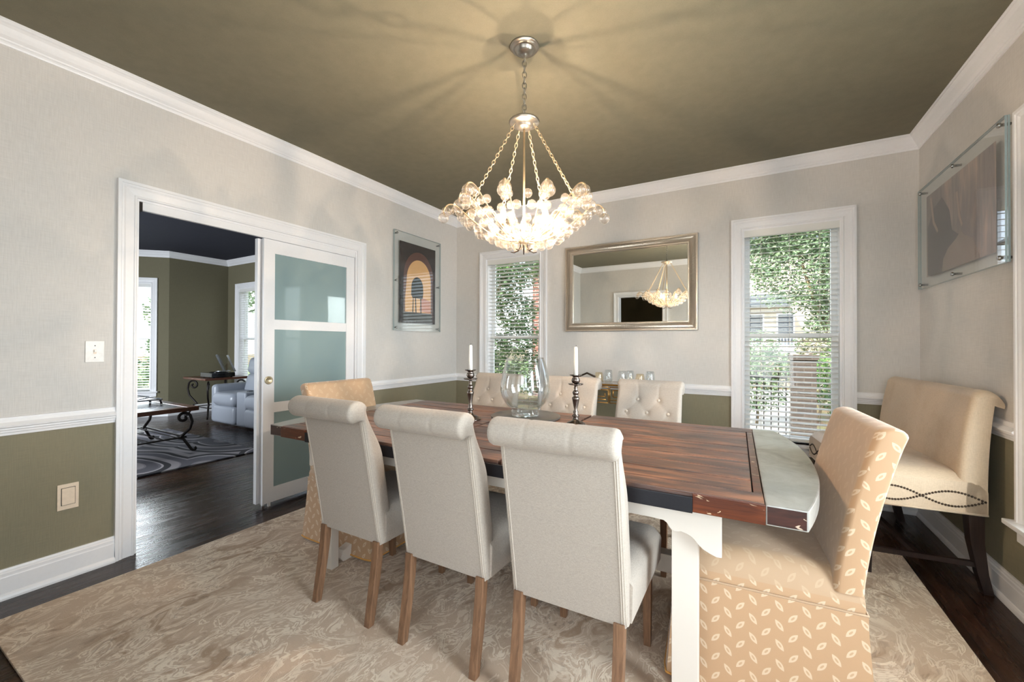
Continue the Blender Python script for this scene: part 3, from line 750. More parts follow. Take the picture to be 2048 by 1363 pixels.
# ------------------------------------------------------------------ yellow slip-covered chairs
def make_yellow_chair(label):
    t = thing('parsons_chair', label, 'chair')
    w2 = .262
    # back slab: local +y = forward
    prof = []
    zs = [.425+.505*i/14 for i in range(15)]
    def fy(z): s = max(0, (z-.44)/.50); return -.205-.055*s-.055*s*s
    for z in zs: prof.append((fy(z), z))
    yt = fy(.93)
    for a in range(0, 181, 20): prof.append((yt-.042+.042*cos(R(a)), .93+.026*sin(R(a))))
    for z in reversed(zs): prof.append((fy(z)-.084, z))
    def slab(bm, prof, w2, NX=24, rad=.028):
        cy_ = sum(p[0] for p in prof)/len(prof); grid = []
        for j in range(NX+1):
            th = pi*j/NX; x = -w2*cos(th) if False else -w2+2*w2*(.5-.5*cos(th)); edge = w2-abs(x); r_ = max(0, 1-edge/rad); ins = rad*(1-math.sqrt(max(0, 1-r_*r_)))*.8
            row = []
            for i, (y, z) in enumerate(prof):
                yc_ = fy(z)-.042; k_ = 1-ins/.05
                row.append(bm.verts.new((x, yc_+(y-yc_)*k_, z-(ins*.5 if z > .925 else 0))))
            grid.append(row)
        m = len(prof)
        for j in range(NX):
            for i in range(m):
                k = (i+1) % m; f = bm.faces.new((grid[j][i], grid[j][k], grid[j+1][k], grid[j+1][i])); f.smooth = True
        bm.faces.new(grid[0]); bm.faces.new(grid[-1][::-1])
    bm = BM(); slab(bm, prof, w2)
    bmesh.ops.recalc_face_normals(bm, faces=bm.faces); bm.normal_update()
    for f in bm.faces:
        c_ = f.calc_center_median()
        f.material_index = 1 if (f.normal.y > .3 and abs(c_.x) < w2-.02) else 0
    mesh('backrest', bm, ['yellow_leaf_fabric', 'yellow_worn_fabric'], parent=t, boxuv=True, autosmooth=40)
    # seat cushion, crowned, with rolled rim
    bm = BM(); NXs, NYs = 26, 26; g1 = []
    for j in range(NYs+1):
        v = j/NYs; row = []
        for i in range(NXs+1):
            u = i/NXs; x = (u-.5)*2*(w2-.001); y = -.286+.561*v
            e = min(u, 1-u)*2*w2; e2 = (1-v)*.56
            z = .478-.075*max(0, 1-e/.07)**2.4-.075*max(0, 1-e2/.07)**2.4+.016*sin(pi*u)*sin(pi*v)
            row.append(bm.verts.new((x, y, z)))
        g1.append(row)
    for j in range(NYs):
        for i in range(NXs): bm.faces.new((g1[j][i], g1[j][i+1], g1[j+1][i+1], g1[j+1][i])).smooth = True
    ring = [g1[0][i] for i in range(NXs+1)]+[g1[j][NXs] for j in range(1, NYs+1)]+[g1[NYs][i] for i in range(NXs-1, -1, -1)]+[g1[j][0] for j in range(NYs-1, 0, -1)]
    low = [bm.verts.new((v.co.x, v.co.y, .365)) for v in ring]
    for i in range(len(ring)):
        k = (i+1) % len(ring); bm.faces.new((ring[i], low[i], low[k], ring[k])).smooth = True
    bm.faces.new(low)
    for f in bm.faces: f.material_index = 1 if f.calc_center_median().z > .40 else 0
    mesh('seat', bm, ['yellow_leaf_fabric', 'yellow_worn_fabric'], parent=t, boxuv=True, autosmooth=40)
    # skirt with corner pleats
    def ring_pts(z, flare):
        P = []; y0, y1 = -.292-flare, .272+flare; xx = w2+.004+flare
        def seg(ax, ay, bx_, by_):
            n_ = 24
            for i in range(n_):
                s = i/n_; x = ax+(bx_-ax)*s; y = ay+(by_-ay)*s
                k = math.exp(-(s/.05)**2)+math.exp(-((1-s)/.05)**2)
                cx, cy_ = (0, (y0+y1)/2); d = .012*k*(1-(z-.02)/.4)*(1 if flare > 0 else 0)
                L = math.hypot(x-cx, y-cy_); P.append((x-(x-cx)/L*d, y-(y-cy_)/L*d, z))
        seg(-xx, y0, xx, y0); seg(xx, y0, xx, y1); seg(xx, y1, -xx, y1); seg(-xx, y1, -xx, y0); return P
    bm = BM(); rs = [[bm.verts.new(p) for p in ring_pts(.372-.355*i/8, .030*(i/8)**1.2)] for i in range(9)]
    for A, B in zip(rs, rs[1:]):
        for i in range(len(A)):
            k = (i+1) % len(A); bm.faces.new((A[i], A[k], B[k], B[i])).smooth = True
    ins = [bm.verts.new((v.co.x*.97, v.co.y*.97, v.co.z)) for v in rs[-1]]
    for i in range(len(ins)):
        k = (i+1) % len(ins); bm.faces.new((rs[-1][i], rs[-1][k], ins[k], ins[i]))
    mesh('skirt', bm, 'yellow_leaf_fabric', parent=t, boxuv=True, autosmooth=40)
    bm = BM(); P = [(v[0], v[1], .0165) for v in ring_pts(.017, .031)]; tube(bm, P, .0045, 6, closed=True); mesh('hem_trim', bm, 'yellow_trim', parent=t)
    bm = BM(); P = [(v[0], v[1], .372) for v in ring_pts(.372, 0)]; tube(bm, P, .0035, 6, closed=True); mesh('welt', bm, 'yellow_worn_fabric', parent=t)
    for sx in (-1, 1):
        for sy, yy in ((-1, -.22), (1, .22)):
            bm = BM(); box(bm, sx*.21-.02, sx*.21+.02, yy-.02, yy+.02, 0, .37); mesh('leg', bm, 'espresso', parent=t)
    return t
yc = make_yellow_chair('yellow leaf-patterned skirted chair at the near right end of the table')
yc.location = (3.100, -2.135, .012); yc.rotation_euler = (0, 0, R(90+4)); yc['group'] = 'yellow skirted chairs at the table ends'
dup(yc, (.99, -2.16, .012), R(-90), 'yellow leaf-patterned skirted chair at the far left end by the sliding door', 'yellow skirted chairs at the table ends')

# ------------------------------------------------------------------ dining table
tb = thing('dining_table', 'long distressed wood dining table with black iron edge and white trestle base', 'table', (2.0, -2.09, 0.012), R(1.0))
def P2(x, y): return (x-2.0, y+2.09)
ZT = .77-.012; TH = .058
HW = .595     # half width (y)
xa, xb = -1.135, 1.118   # breadboard joints in local x
def half_end(sign, x0):
    pts = [(x0, -HW)]
    for i in range(0, 25):
        q = -1+2*i/24
        pts.append((x0+sign*(.100+.085*(1-abs(q)**2.2)), HW*q))
    pts += [(x0, HW)]
    return pts
for sgn, x0 in ((-1, xa), (1, xb)):
    bm = BM(); pts = half_end(sgn, x0)
    if sgn < 0: pts = pts[::-1]
    fs = prism(bm, pts, 2, ZT-TH, ZT, 0)
    bmesh.ops.recalc_face_normals(bm, faces=bm.faces)
    for f in bm.faces:
        if abs(f.normal.y) > .9: f.material_index = 1
    mesh('breadboard_end', bm, ['table_breadboard', 'table_end_dark'], parent=tb, bevel=.004)
def board_group(name, x0, x1, rows, y0, y1, gap=.0065, joint=True):
    bm = BM(); step = (y1-y0)/rows
    for i in range(rows):
        dz = random.uniform(-.0008, .0008)
        box(bm, x0+gap/2, x1-gap/2, y0+i*step+gap/2, y0+(i+1)*step-gap/2, ZT-.024, ZT+dz)
    return mesh(name, bm, 'table_boards', parent=tb, bevel=.0016)
board_group('tabletop_boards', xa, -.215, 8, -HW+.10, HW-.10)
board_group('tabletop_boards', .245, xb-.028, 8, -HW+.10, HW-.10)
board_group('centre_leaf', -.205, .235, 9, -HW+.006, HW-.006)
for a, b in ((xa, -.215), (.245, xb)):
    for s in (-1, 1):
        bm = BM(); y = sorted((s*(HW-.006), s*(HW-.0985))); box(bm, a+.002, b-.002, y[0], y[1], ZT-.024, ZT)
        mesh('border_board', bm, 'table_boards', parent=tb, bevel=.002)
bm = BM(); box(bm, xb-.027, xb-.003, -HW+.10, HW-.10, ZT-.024, ZT-.001); mesh('end_strip', bm, 'table_edge_wood', parent=tb, bevel=.0015)
bm = BM(); box(bm, xa+.01, xb-.002, -HW+.01, HW-.01, ZT-TH+.004, ZT-.026); mesh('underframe', bm, 'espresso', parent=tb)
for s in (-1, 1):
    y = sorted((s*(HW-.004), s*(HW+.004)))
    bm = BM(); box(bm, -.93, .928, y[0], y[1], ZT-TH-.004, ZT-.013); bar = mesh('iron_edge_band', bm, 'iron_black', parent=tb, bevel=.002)
    for a, b in ((xa, -.93), (.928, xb)):
        bm = BM(); box(bm, a, b, y[0]+.001, y[1]-.001, ZT-TH, ZT-.001); mesh('edge_board', bm, 'table_edge_wood', parent=tb, bevel=.0015)
# apron boards with scalloped corbel ends
AZ = ZT-TH
for s in (-1, 1):
    pts = [(1.005, AZ), (1.005, AZ-.150)]
    sc_ = [(.990, AZ-.158), (.972, AZ-.152), (.952, AZ-.143), (.938, AZ-.131), (.926, AZ-.117), (.914, AZ-.108), (.900, AZ-.103), (.886, AZ-.100), (.878, AZ-.103), (.866, AZ-.104), (.856, AZ-.099), (.848, AZ-.090), (.842, AZ-.080), (.832, AZ-.074), (.80, AZ-.072)]
    right = [(1.005, AZ), (1.005, AZ-.157)]+[(x, z) for x, z in sc_]
    left = [(-x, z) for x, z in right][::-1]
    poly = right+left
    bm = BM(); y0, y1 = (s*.505-.012, s*.505+.012)
    prism(bm, poly, 1, y0, y1); mesh('apron', bm, 'table_white_paint', parent=tb, bevel=.0015)
for sx in (-1, 1):
    bm = BM(); box(bm, sx*.895-.045, sx*.895+.045, -.50, .50, AZ-.05, AZ-.001); mesh('cross_rail', bm, 'table_white_paint', parent=tb)
    for sy in (-1, 1):
        bm = BM(); box(bm, sx*.895-.041, sx*.895+.041, sy*.468-.023, sy*.468+.023, 0, AZ-.03); mesh('leg', bm, 'table_white_paint', parent=tb, bevel=.002)
    # trestle foot with scrolled ends
    bm = BM(); foot = [(-.40, 0), (.40, 0), (.42, .025), (.40, .06), (.34, .075), (.28, .085), (.16, .12), (-.16, .12), (-.28, .085), (-.34, .075), (-.40, .06), (-.42, .025)]
    prism(bm, foot, 0, sx*.895-.025, sx*.895+.025); mesh('trestle_foot', bm, 'table_white_paint', parent=tb, bevel=.003)
    bm = BM(); box(bm, sx*.895-.03, sx*.895+.03, -.12, .12, .10, AZ-.04); mesh('trestle_post', bm, 'table_white_paint', parent=tb, bevel=.003)
bm = BM(); box(bm, -.87, .87, -.03, .03, .20, .28); mesh('stretcher', bm, 'table_white_paint', parent=tb, bevel=.003)

# ------------------------------------------------------------------ things on the table
def on_table(x, y): return (x, y, .7705)
rb = BM(); lathe(rb, [(0, 0), (.205, 0), (.211, .004), (.211, .015), (.206, .018), (0, .018)], 56)
tag(mesh('lazy_susan', rb, 'slate_board', loc=on_table(1.905, -1.80), autosmooth=40), 'round dark serving board on the table under the glass vase', 'serving board')
v_ = BM(); prof = [(.052, .0), (.083, .0), (.085, .010), (.084, .030), (.078, .036)]
outer = [(.078, .038), (.095, .050), (.125, .078), (.146, .115), (.153, .155), (.150, .200), (.138, .260), (.124, .315), (.114, .343), (.1125, .350)]
lathe(v_, [(0, .002)]+prof+outer+[(.110, .350), (.112, .340), (.121, .315), (.135, .260), (.147, .200), (.150, .155), (.143, .117), (.122, .082), (.09, .055), (.05, .045), (0, .043)], 56)
tag(mesh('glass_vase', v_, 'clear_glass', loc=(1.91, -1.815, .7895), smooth=True), 'large clear glass hurricane vase standing on the round board', 'vase')
def candlestick(label, x, y, h, s=1.0):
    t = thing('candlestick', label, 'candlestick', on_table(x, y), 0, 'pewter candlesticks on the dining table')
    k = h/.295
    bm = BM(); lathe(bm, [(0, 0), (.062, 0), (.064, .004), (.060, .008), (.052, .011), (.050, .017), (.038, .024), (.022, .030), (.015, .040), (.012, .052)], 36); mesh('foot', bm, 'pewter', parent=t, smooth=True)
    bm = BM(); lathe(bm, [(r, z*k) for r, z in [(.012, .050), (.020, .056), (.020, .062), (.011, .068), (.015, .080), (.012, .086), (.009, .095), (.019, .150), (.021, .160), (.018, .166), (.011, .170), (.016, .184), (.018, .192), (.012, .202), (.008, .208), (.011, .216), (.008, .224), (.010, .230)]], 32); mesh('stem', bm, 'pewter', parent=t, smooth=True)
    bm = BM(); lathe(bm, [(r, z*k) for r, z in [(.006, .232), (.038, .236), (.042, .240), (.040, .242), (.009, .239)]], 32); mesh('drip_pan', bm, 'pewter', parent=t, smooth=True)
    bm = BM(); lathe(bm, [(r, z*k) for r, z in [(.008, .240), (.018, .246), (.024, .257), (.022, .270), (.016, .278), (.018, .283), (.033, .289), (.035, .292), (.018, .288), (.0135, .286), (.0135, .268), (0, .266)]], 32); mesh('cup', bm, 'pewter', parent=t, smooth=True)
    c = thing('taper_candle', 'white taper candle in the '+('left' if x < 2 else 'right')+' pewter candlestick', 'candle', (x, y, .7705+.268*k), 0, 'white taper candles')
    bm = BM(); hh = .172 if x < 2 else .178
    lathe(bm, [(0, 0), (.0128, 0), (.0118, hh*.5), (.0098, hh-.006), (.006, hh), (0, hh+.001)], 20); mesh('wax_body', bm, 'wax', parent=c, smooth=True)
    bm = BM(); tube(bm, [(0, 0, hh), (.001, 0, hh+.004), (.002, .001, hh+.009)], .0012, 6); mesh('wick', bm, 'wick', parent=c)
candlestick('tall pewter candlestick on the table left of the glass vase', 1.648, -2.02, .300)
candlestick('tall pewter candlestick on the table right of the glass vase', 2.262, -1.885, .285)

# ------------------------------------------------------------------ chandelier
cc = Vector((2.097, -2.19, 0)); ca_ = .5174
ch0 = thing('chandelier', 'champagne chandelier of curved arms hung with clear glass balls over the table', 'chandelier', (cc.x, cc.y, H))
def cz_(z): return z-H
def cpt(r, az, z): a = az+ca_; return Vector((r*cos(a), r*sin(a), cz_(z)))
bm = BM(); lathe(bm, [(0, 0), (.073, 0), (.075, -.004), (.071, -.009), (.066, -.008), (.063, -.013), (.056, -.019), (.052, -.017), (.048, -.019), (.044, -.030), (.034, -.038), (.020, -.042), (.012, -.044), (.010, -.052), (0, -.054)], 48); mesh('ceiling_canopy', bm, 'nickel', parent=ch0, smooth=True)
def link_loop(bm, c, u, v, L, Wd, r):
    pts = []
    for k in range(14):
        a = 2*pi*k/14; pts.append(c+u*(L/2*cos(a))+v*(Wd/2*sin(a)))
    tube(bm, pts, r, 5, closed=True)
def chain(name, A, B, L, Wd, r, mat):
    bm = BM(); A, B = Vector(A), Vector(B); d = (B-A); n_ = max(2, int(round(d.length/(L*.80)))); t = d.normalized(); a = t.orthogonal().normalized(); b = t.cross(a)
    for i in range(n_):
        c = A+d*((i+.5)/n_); link_loop(bm, c, t, a if i % 2 else b, d.length/n_*1.28, Wd, r)
    return mesh(name, bm, mat, parent=ch0)
chain('hanging_chain', (0, 0, -.048), (0, 0, cz_(2.385)), .036, .022, .0026, 'nickel')
bm = BM(); zc = cz_(2.345); lathe(bm, [(0, zc+.042), (.006, zc+.040), (.008, zc+.020), (.020, zc+.016), (.050, zc+.012), (.074, zc+.014), (.078, zc+.008), (.070, zc-.002), (.045, zc-.004), (.042, zc-.018), (.030, zc-.028), (0, zc-.030)], 36); mesh('crown_cap', bm, 'nickel', parent=ch0, smooth=True)
bm = BM(); tube(bm, [(0, 0, cz_(2.32)), (0, 0, cz_(1.76))], .0055, 10); lathe(bm, [(0, cz_(1.80)), (.012, cz_(1.79)), (.018, cz_(1.765)), (.026, cz_(1.755)), (.028, cz_(1.745)), (.020, cz_(1.73)), (0, cz_(1.722))], 24); mesh('stem_rod', bm, 'champagne_metal', parent=ch0, smooth=True)
arms = []
hi = [(.018, 1.752), (.085, 1.762), (.155, 1.805), (.222, 1.872), (.270, 1.922), (.300, 1.944), (.325, 1.940), (.339, 1.920), (.338, 1.900)]
lo = [(.018, 1.748), (.095, 1.750), (.19, 1.795), (.285, 1.870), (.338, 1.918), (.372, 1.932), (.396, 1.923), (.409, 1.896), (.405, 1.876)]
def smooth_path(p, n=28):
    out = []
    for i in range(n+1):
        t = i/n*(len(p)-1); k = min(int(t), len(p)-2); f = t-k
        p0 = p[max(k-1, 0)]; p1 = p[k]; p2 = p[k+1]; p3 = p[min(k+2, len(p)-1)]
        out.append(tuple(.5*((2*p1[j])+(-p0[j]+p2[j])*f+(2*p0[j]-5*p1[j]+4*p2[j]-p3[j])*f*f+(-p0[j]+3*p1[j]-3*p2[j]+p3[j])*f**3) for j in (0, 1)))
    return out
def build_balls(prof_pts, az, fr_list, radii, drop):
    for fr, r in zip(fr_list, radii):
        pr = prof_pts[int(fr*(len(prof_pts)-1))]
        c = cpt(pr[0], az, pr[1]-r-drop)
        yield c, r
ball_data = {}
def ball_mesh(r):
    k = round(r, 4)
    if k not in ball_data:
        bm = BM(); lathe(bm, [(0, -k), *[(k*sin(pi*i/14), -k*cos(pi*i/14)) for i in range(1, 13)], (k*.26, k*.98), (k*.10, k*1.22), (.0008, k*1.42), (0, k*1.42)], 20)
        for f in bm.faces: f.smooth = True
        me = bpy.data.meshes.new('glass_ball'); bm.to_mesh(me); bm.free(); me.materials.append(MATS['bead_glass']); ball_data[k] = me
    return ball_data[k]
inn = [(.016, 1.752), (.06, 1.768), (.105, 1.820), (.140, 1.880), (.165, 1.912), (.186, 1.918), (.202, 1.900), (.203, 1.884)]
armset = [(hi, R(q)) for q in (253, 287, 202.5, 337.5, 22.5, 157.5, 73, 107)]+[(lo, R(q)) for q in (0, 52, 128, 180, 230, 310)]+[(inn, R(q)) for q in (12, 168, 60, 120)]
for prof_a, az in armset:
    pp = smooth_path(prof_a)
    bm = BM(); tube(bm, [cpt(r, az, z) for r, z in pp], [.0042-.0016*i/28 for i in range(29)], 8); arm = mesh('arm', bm, 'champagne_metal', parent=ch0)
    if prof_a is hi: frs = [.90, .745, .62, .51, .41, .32]; rad = [.0275, .0265, .025, .022, .019, .017]
    elif prof_a is lo: frs = [.90, .765, .65, .55, .45, .36]; rad = [.0265, .0255, .024, .0215, .019, .017]
    else: frs = [.86, .62, .42]; rad = [.0235, .021, .018]
    for c, r in build_balls(pp, az, frs, rad, .005):
        o = bpy.data.objects.new('glass_ball', ball_mesh(r)); C.objects.link(o); o.parent = ch0; o.location = c
# the crowded rows of small balls lining the bowl
bm = BM(); rr_ = random.Random(3)
for ring_r, z, cnt, br_ in ((.055, 1.728, 8, .017), (.095, 1.733, 13, .019), (.138, 1.745, 17, .020), (.185, 1.768, 21, .021), (.232, 1.800, 24, .021), (.28, 1.838, 26, .021), (.325, 1.868, 24, .020)):
    for i in range(cnt):
        az = 2*pi*(i+rr_.uniform(-.15, .15))/cnt; c = cpt(ring_r+rr_.uniform(-.008, .008), az, z+rr_.uniform(-.010, .006))
        prof_ = [(br_*sin(pi*q/10), -br_*cos(pi*q/10)) for q in range(11)]; lathe(bm, prof_, 14, tuple(c))
tag(mesh('glass_beads', bm, 'bead_glass', parent=ch0, smooth=True), kind='stuff')
for k in range(5):
    az = 2*pi*k/5+.3; bm = BM(); tube(bm, [cpt(r, az, z) for r, z in [(.012, 1.745), (.018, 1.715), (.030, 1.698), (.052, 1.690), (.070, 1.694)]], [.0036, .0036, .0034, .003, .0022], 8); mesh('bottom_scroll', bm, 'dark_bronze', parent=ch0)
for az in (R(202), R(338), R(118), R(62)):
    chain('support_chain', cpt(.052, az, 2.335), cpt(.268, az, 1.925), .026, .014, .0019, 'champagne_metal')
for az in (R(90), R(210), R(330)):
    b = cpt(.12, az, 1.80)
    bm = BM(); lathe(bm, [(0, 0), (.011, 0), (.012, .004), (.010, .030), (.0, .031)], 14, tuple(b)); tube(bm, [cpt(.02, az, 1.755), cpt(.08, az, 1.770), b+Vector((0, 0, .003))], .003, 6); so = mesh('candle_socket', bm, 'champagne_metal', parent=ch0)
    bm = BM(); lathe(bm, [(0, .030), (.007, .032), (.014, .046), (.0165, .060), (.013, .076), (.006, .092), (.002, .102), (0, .103)], 16, tuple(b)); mesh('light_bulb', bm, 'bulb_glow', parent=so)
    wl = lamp('bulb_light', 'POINT', tuple(cc+Vector((b.x, b.y, H+b.z+.066))), 27.0, (1.0, .76, .55), shadow_soft_size=.004)

# ------------------------------------------------------------------ mirror
MX0, MX1, MZ0, MZ1 = 1.436, 2.706, 1.352, 2.222
mr = thing('wall_mirror', 'large rectangular mirror in a ribbed champagne frame on the back wall', 'mirror', ((MX0+MX1)/2, 0, (MZ0+MZ1)/2))
mw, mh = (MX1-MX0)/2, (MZ1-MZ0)/2
fp = [(0, .0), (0, .022), (.004, .026), (.010, .026), (.013, .020), (.020, .022), (.030, .033), (.045, .038), (.060, .034), (.068, .026), (.072, .024), (.076, .028), (.082, .028), (.086, .020), (.086, .010)]
bm = BM()
def frame_side(ax, az, bx_, bz_, nx, nz):
    """from outer corner a to outer corner b; (nx,nz) points inwards"""
    L = math.hypot(bx_-ax, bz_-az); n_ = int(L/.0055)//2*2; rows = []
    for i in range(n_+1):
        s = i/n_; row = []
        for k, (o, th) in enumerate(fp):
            lo_, hi_ = o/L, 1-o/L; q = lo_+(hi_-lo_)*s
            rib = (-.0026 if i % 2 else .0) if 5 <= k <= 9 else 0
            row.append(bm.verts.new((ax+(bx_-ax)*q+nx*o, -(th+rib)-.0008, az+(bz_-az)*q+nz*o)))
        rows.append(row)
    for A, B in zip(rows, rows[1:]):
        for k in range(len(fp)-1):
            f = bm.faces.new((A[k], A[k+1], B[k+1], B[k])); f.material_index = 1 if k in (1, 2, 11) else 0
frame_side(-mw, -mh, mw, -mh, 0, 1); frame_side(mw, -mh, mw, mh, -1, 0); frame_side(mw, mh, -mw, mh, 0, -1); frame_side(-mw, mh, -mw, -mh, 1, 0)
mesh('frame', bm, ['frame_champagne', 'frame_light'], parent=mr)
bm = BM(); box(bm, -mw+.080, mw-.080, -.0125, -.0105, -mh+.080, mh-.080); mesh('mirror_glass', bm, 'mirror_silver', parent=mr)
bm = BM(); box(bm, -mw+.004, mw-.004, -.010, -.001, -mh+.004, mh-.004); mesh('backing_board', bm, 'dark_gap', parent=mr)
# slight forward hang like the reflection in the photograph
mr.rotation_euler = (R(.57), 0, 0); mr.location.y = -.0055

# ------------------------------------------------------------------ acrylic floating frames
def acrylic_art(name, label, y0, y1, z0, z1, side, prints, py0, py1, pz0, pz1, bolts, backing=None):
    x = 0 if side > 0 else W
    t = thing(name, label, 'framed picture', (x, (y0+y1)/2, (z0+z1)/2)); hy, hz = (y1-y0)/2, (z1-z0)/2
    cyy, czz = (y0+y1)/2, (z0+z1)/2
    def X(d): return side*d
    def pane(nm, a, b):
        bm = BM(); lo_, hi_ = sorted((X(a), X(b))); box(bm, lo_, hi_, -hy, hy, -hz, hz)
        bmesh.ops.recalc_face_normals(bm, faces=bm.faces)
        for f in bm.faces: f.material_index = 0 if abs(f.normal.x) > .9 else 1
        mesh(nm, bm, ['acrylic', 'acrylic_edge'], parent=t)
    pane('rear_pane', .0200, .0280); pane('front_pane', .0300, .0380)
    for i, (nm, mat, polys) in enumerate(prints):
        bm = BM()
        for pl in polys:
            prism(bm, [(py0-cyy+(py1-py0)*u, pz0-czz+(pz1-pz0)*v) for u, v in pl], 0, X(.0282+.0003*i), X(.0282+.0003*(i+1)))
        mesh(nm, bm, mat, parent=t)
    for u, v in bolts:
        bm = BM(); lathe(bm, [(0, 0), (.007, 0), (.007, .036), (.011, .036), (.012, .039), (.011, .045), (.008, .047), (0, .047)], 18)
        bmesh.ops.transform(bm, matrix=Matrix.Translation((0, -hy+2*hy*u, -hz+2*hz*v)) @ Matrix.Rotation(R(90*side), 4, 'Y'), verts=bm.verts)
        mesh('standoff_bolt', bm, 'steel', parent=t, smooth=True)
    return t
def arc(cx, cy_, rx, ry, a0, a1, n_=18): return [(cx+rx*cos(R(a0+(a1-a0)*i/n_)), cy_+ry*sin(R(a0+(a1-a0)*i/n_))) for i in range(n_+1)]
# arch silhouette print (u to the right as seen = towards +y)
arch_o = [(.14, .14)]+[(.86, .14), (.86, .55)]+arc(.52, .55, .34, .26, 0, 180)+[(.14, .3)]
arch_b = [(.10, .10), (.92, .10), (.92, .58)]+arc(.52, .58, .42, .33, 0, 180)
fig = [(.30, .36), (.34, .32), (.62, .32), (.64, .40)]+arc(.47, .44, .17, .15, 20, 160)
lay = [('print_background', 'print_black', [[(0, 0), (1, 0), (1, 1), (0, 1)]]), ('print_arch_rim', 'print_brown', [arch_b]), ('print_arch', 'print_orange', [arch_o]),
       ('print_glow', 'print_pink', [[(.52, .16), (.85, .14), (.85, .30), (.60, .34)]]),
       ('print_silhouette', 'print_green', [fig, [(.33, .13), (.35, .34), (.37, .34), (.36, .13)], [(.42, .13), (.40, .34), (.43, .34), (.45, .13)], [(.56, .13), (.55, .34), (.58, .34), (.59, .13)], [(.10, .03), (.90, .03), (.90, .13), (.10, .13)]])]
acrylic_art('acrylic_frame', 'clear acrylic wall frame with a dark print of an orange lit archway', -1.060, -.350, 1.354, 2.364, 1, lay, -.980, -.432, 1.436, 2.270, [(.045, .03), (.045, .5), (.045, .97), (.955, .03), (.955, .5), (.955, .97)])
lay2 = [('print_background', 'print_drape', [[(0, 0), (1, 0), (1, 1), (0, 1)]]),
        ('print_figure_shade', 'print_shade', [[(.98, .02), (.98, .60), (.86, .80), (.72, .86), (.60, .66), (.56, .42), (.42, .30), (.50, .20), (.66, .0), (.9, .0)]]),
        ('print_figure', 'print_skin', [[(.18, .0), (.72, .0), (.70, .14), (.62, .24), (.50, .30), (.43, .36), (.38, .30), (.26, .22)]]),
        ('print_hair_light', 'print_light', [[(.93, .95), (.88, .62), (.80, .48), (.78, .50), (.85, .64), (.90, .95)], [(.50, .80), (.46, .52), (.42, .40), (.40, .42), (.44, .56), (.47, .80)]])]
acrylic_art('acrylic_frame', 'clear acrylic wall frame with a grey brown draped figure print above the bench', -1.230, -.110, 1.612, 2.300, -1, lay2, -1.128, -.238, 1.680, 2.222, [(.04, .04), (.5, .04), (.96, .04), (.04, .96), (.5, .96), (.96, .96)])

# ------------------------------------------------------------------ upholstered bench
bt = thing('settee', 'beige upholstered bench with nailhead trim standing against the right wall', 'bench', (3.808, -.680, 0), R(90+6.0))
# local: +y faces the room, x runs along the length; near end = -x
BL = .503; BD = .262
bm = BM()
def rounded_block(bm, x0, x1, y0, y1, z0, z1, rad, crown=0, nx=30, ny=16, back_round=True):
    g = []
    for j in range(ny+1):
        row = []
        for i in range(nx+1):
            x = x0+(x1-x0)*i/nx; y = y0+(y1-y0)*j/ny
            e = min(x-x0, x1-x); e2 = (y1-y) if not back_round else min(y1-y, y-y0)
            z = z1-rad*.7*max(0, 1-e/rad)**2.2-rad*.7*max(0, 1-e2/rad)**2.2+crown*sin(pi*i/nx)*sin(pi*j/ny)
            row.append(bm.verts.new((x, y, z)))
        g.append(row)
    for j in range(ny):
        for i in range(nx): bm.faces.new((g[j][i], g[j][i+1], g[j+1][i+1], g[j+1][i])).smooth = True
    ring = [g[0][i] for i in range(nx+1)]+[g[j][nx] for j in range(1, ny+1)]+[g[ny][i] for i in range(nx-1, -1, -1)]+[g[j][0] for j in range(ny-1, 0, -1)]
    low = [bm.verts.new((v.co.x, v.co.y, z0)) for v in ring]
    for i in range(len(ring)):
        k = (i+1) % len(ring); bm.faces.new((ring[i], low[i], low[k], ring[k])).smooth = True
    bm.faces.new(low)
rounded_block(bm, -BL, BL, -BD+.02, BD, .395, .590, .06, .02)
mesh('seat', bm, 'bench_fabric', parent=bt, autosmooth=40)
prof = []
for i in range(13):
    z = .40+.56*i/12; s = (z-.40)/.56; prof.append((-BD+.135-.030*s-.035*s**3, z, 'f'))
yt = prof[-1][0]
for a in range(0, 200, 18): prof.append((yt-.048+.048*cos(R(a)), .962+.042*sin(R(a)), 't'))
for i in range(10):
    z = .93-.53*i/9; s = (z-.40)/.56; prof.append((-BD+.015-.030*s**2.5, z, 'b'))
bm = BM(); NX = 44; grid = []
for j in range(NX+1):
    th = pi*j/NX; x = -BL*cos(th); e = BL-abs(x); r_ = max(0, 1-e/.035); ins = .032*(1-math.sqrt(max(0, 1-r_*r_)))
    seam = sum(math.exp(-((x-q)/.005)**2) for q in (-.20, .0, .20, .36))*.003
    row = []
    for y, z, k in prof:
        yy, zz = y, z
        if k == 'f': yy = y-ins-seam
        elif k == 't': yy = y-ins*.8*max(0, cos(1)); zz = z-ins-seam*.5
        else: yy = y+ins*.3
        row.append(bm.verts.new((x, yy, zz)))
    grid.append(row)
for A, B in zip(grid, grid[1:]):
    for i in range(len(prof)):
        k = (i+1) % len(prof); bm.faces.new((A[i], A[k], B[k], B[i])).smooth = True
bm.faces.new(grid[0]); bm.faces.new(grid[-1][::-1])
mesh('backrest', bm, 'bench_fabric', parent=bt, autosmooth=50)
bm = BM(); tube(bm, [(-BL, -BD+.02, .395), (-BL, BD, .395), (BL, BD, .395), (BL, -BD+.02, .395)], .005, 8); mesh('piping', bm, 'bench_fabric', parent=bt)
nailm = None; nails = []
for side in (-1, 1):
    for k in range(78):
        s = k/39 % 1.0; top = k < 39
        y = -BD+.03+(2*BD-.05)*s; z = .460+(.036 if top else -.036)*sin(2*pi*s)*1.0
        nails.append((Vector((side*(BL+.001), y, z)), Vector((side, 0, 0))))
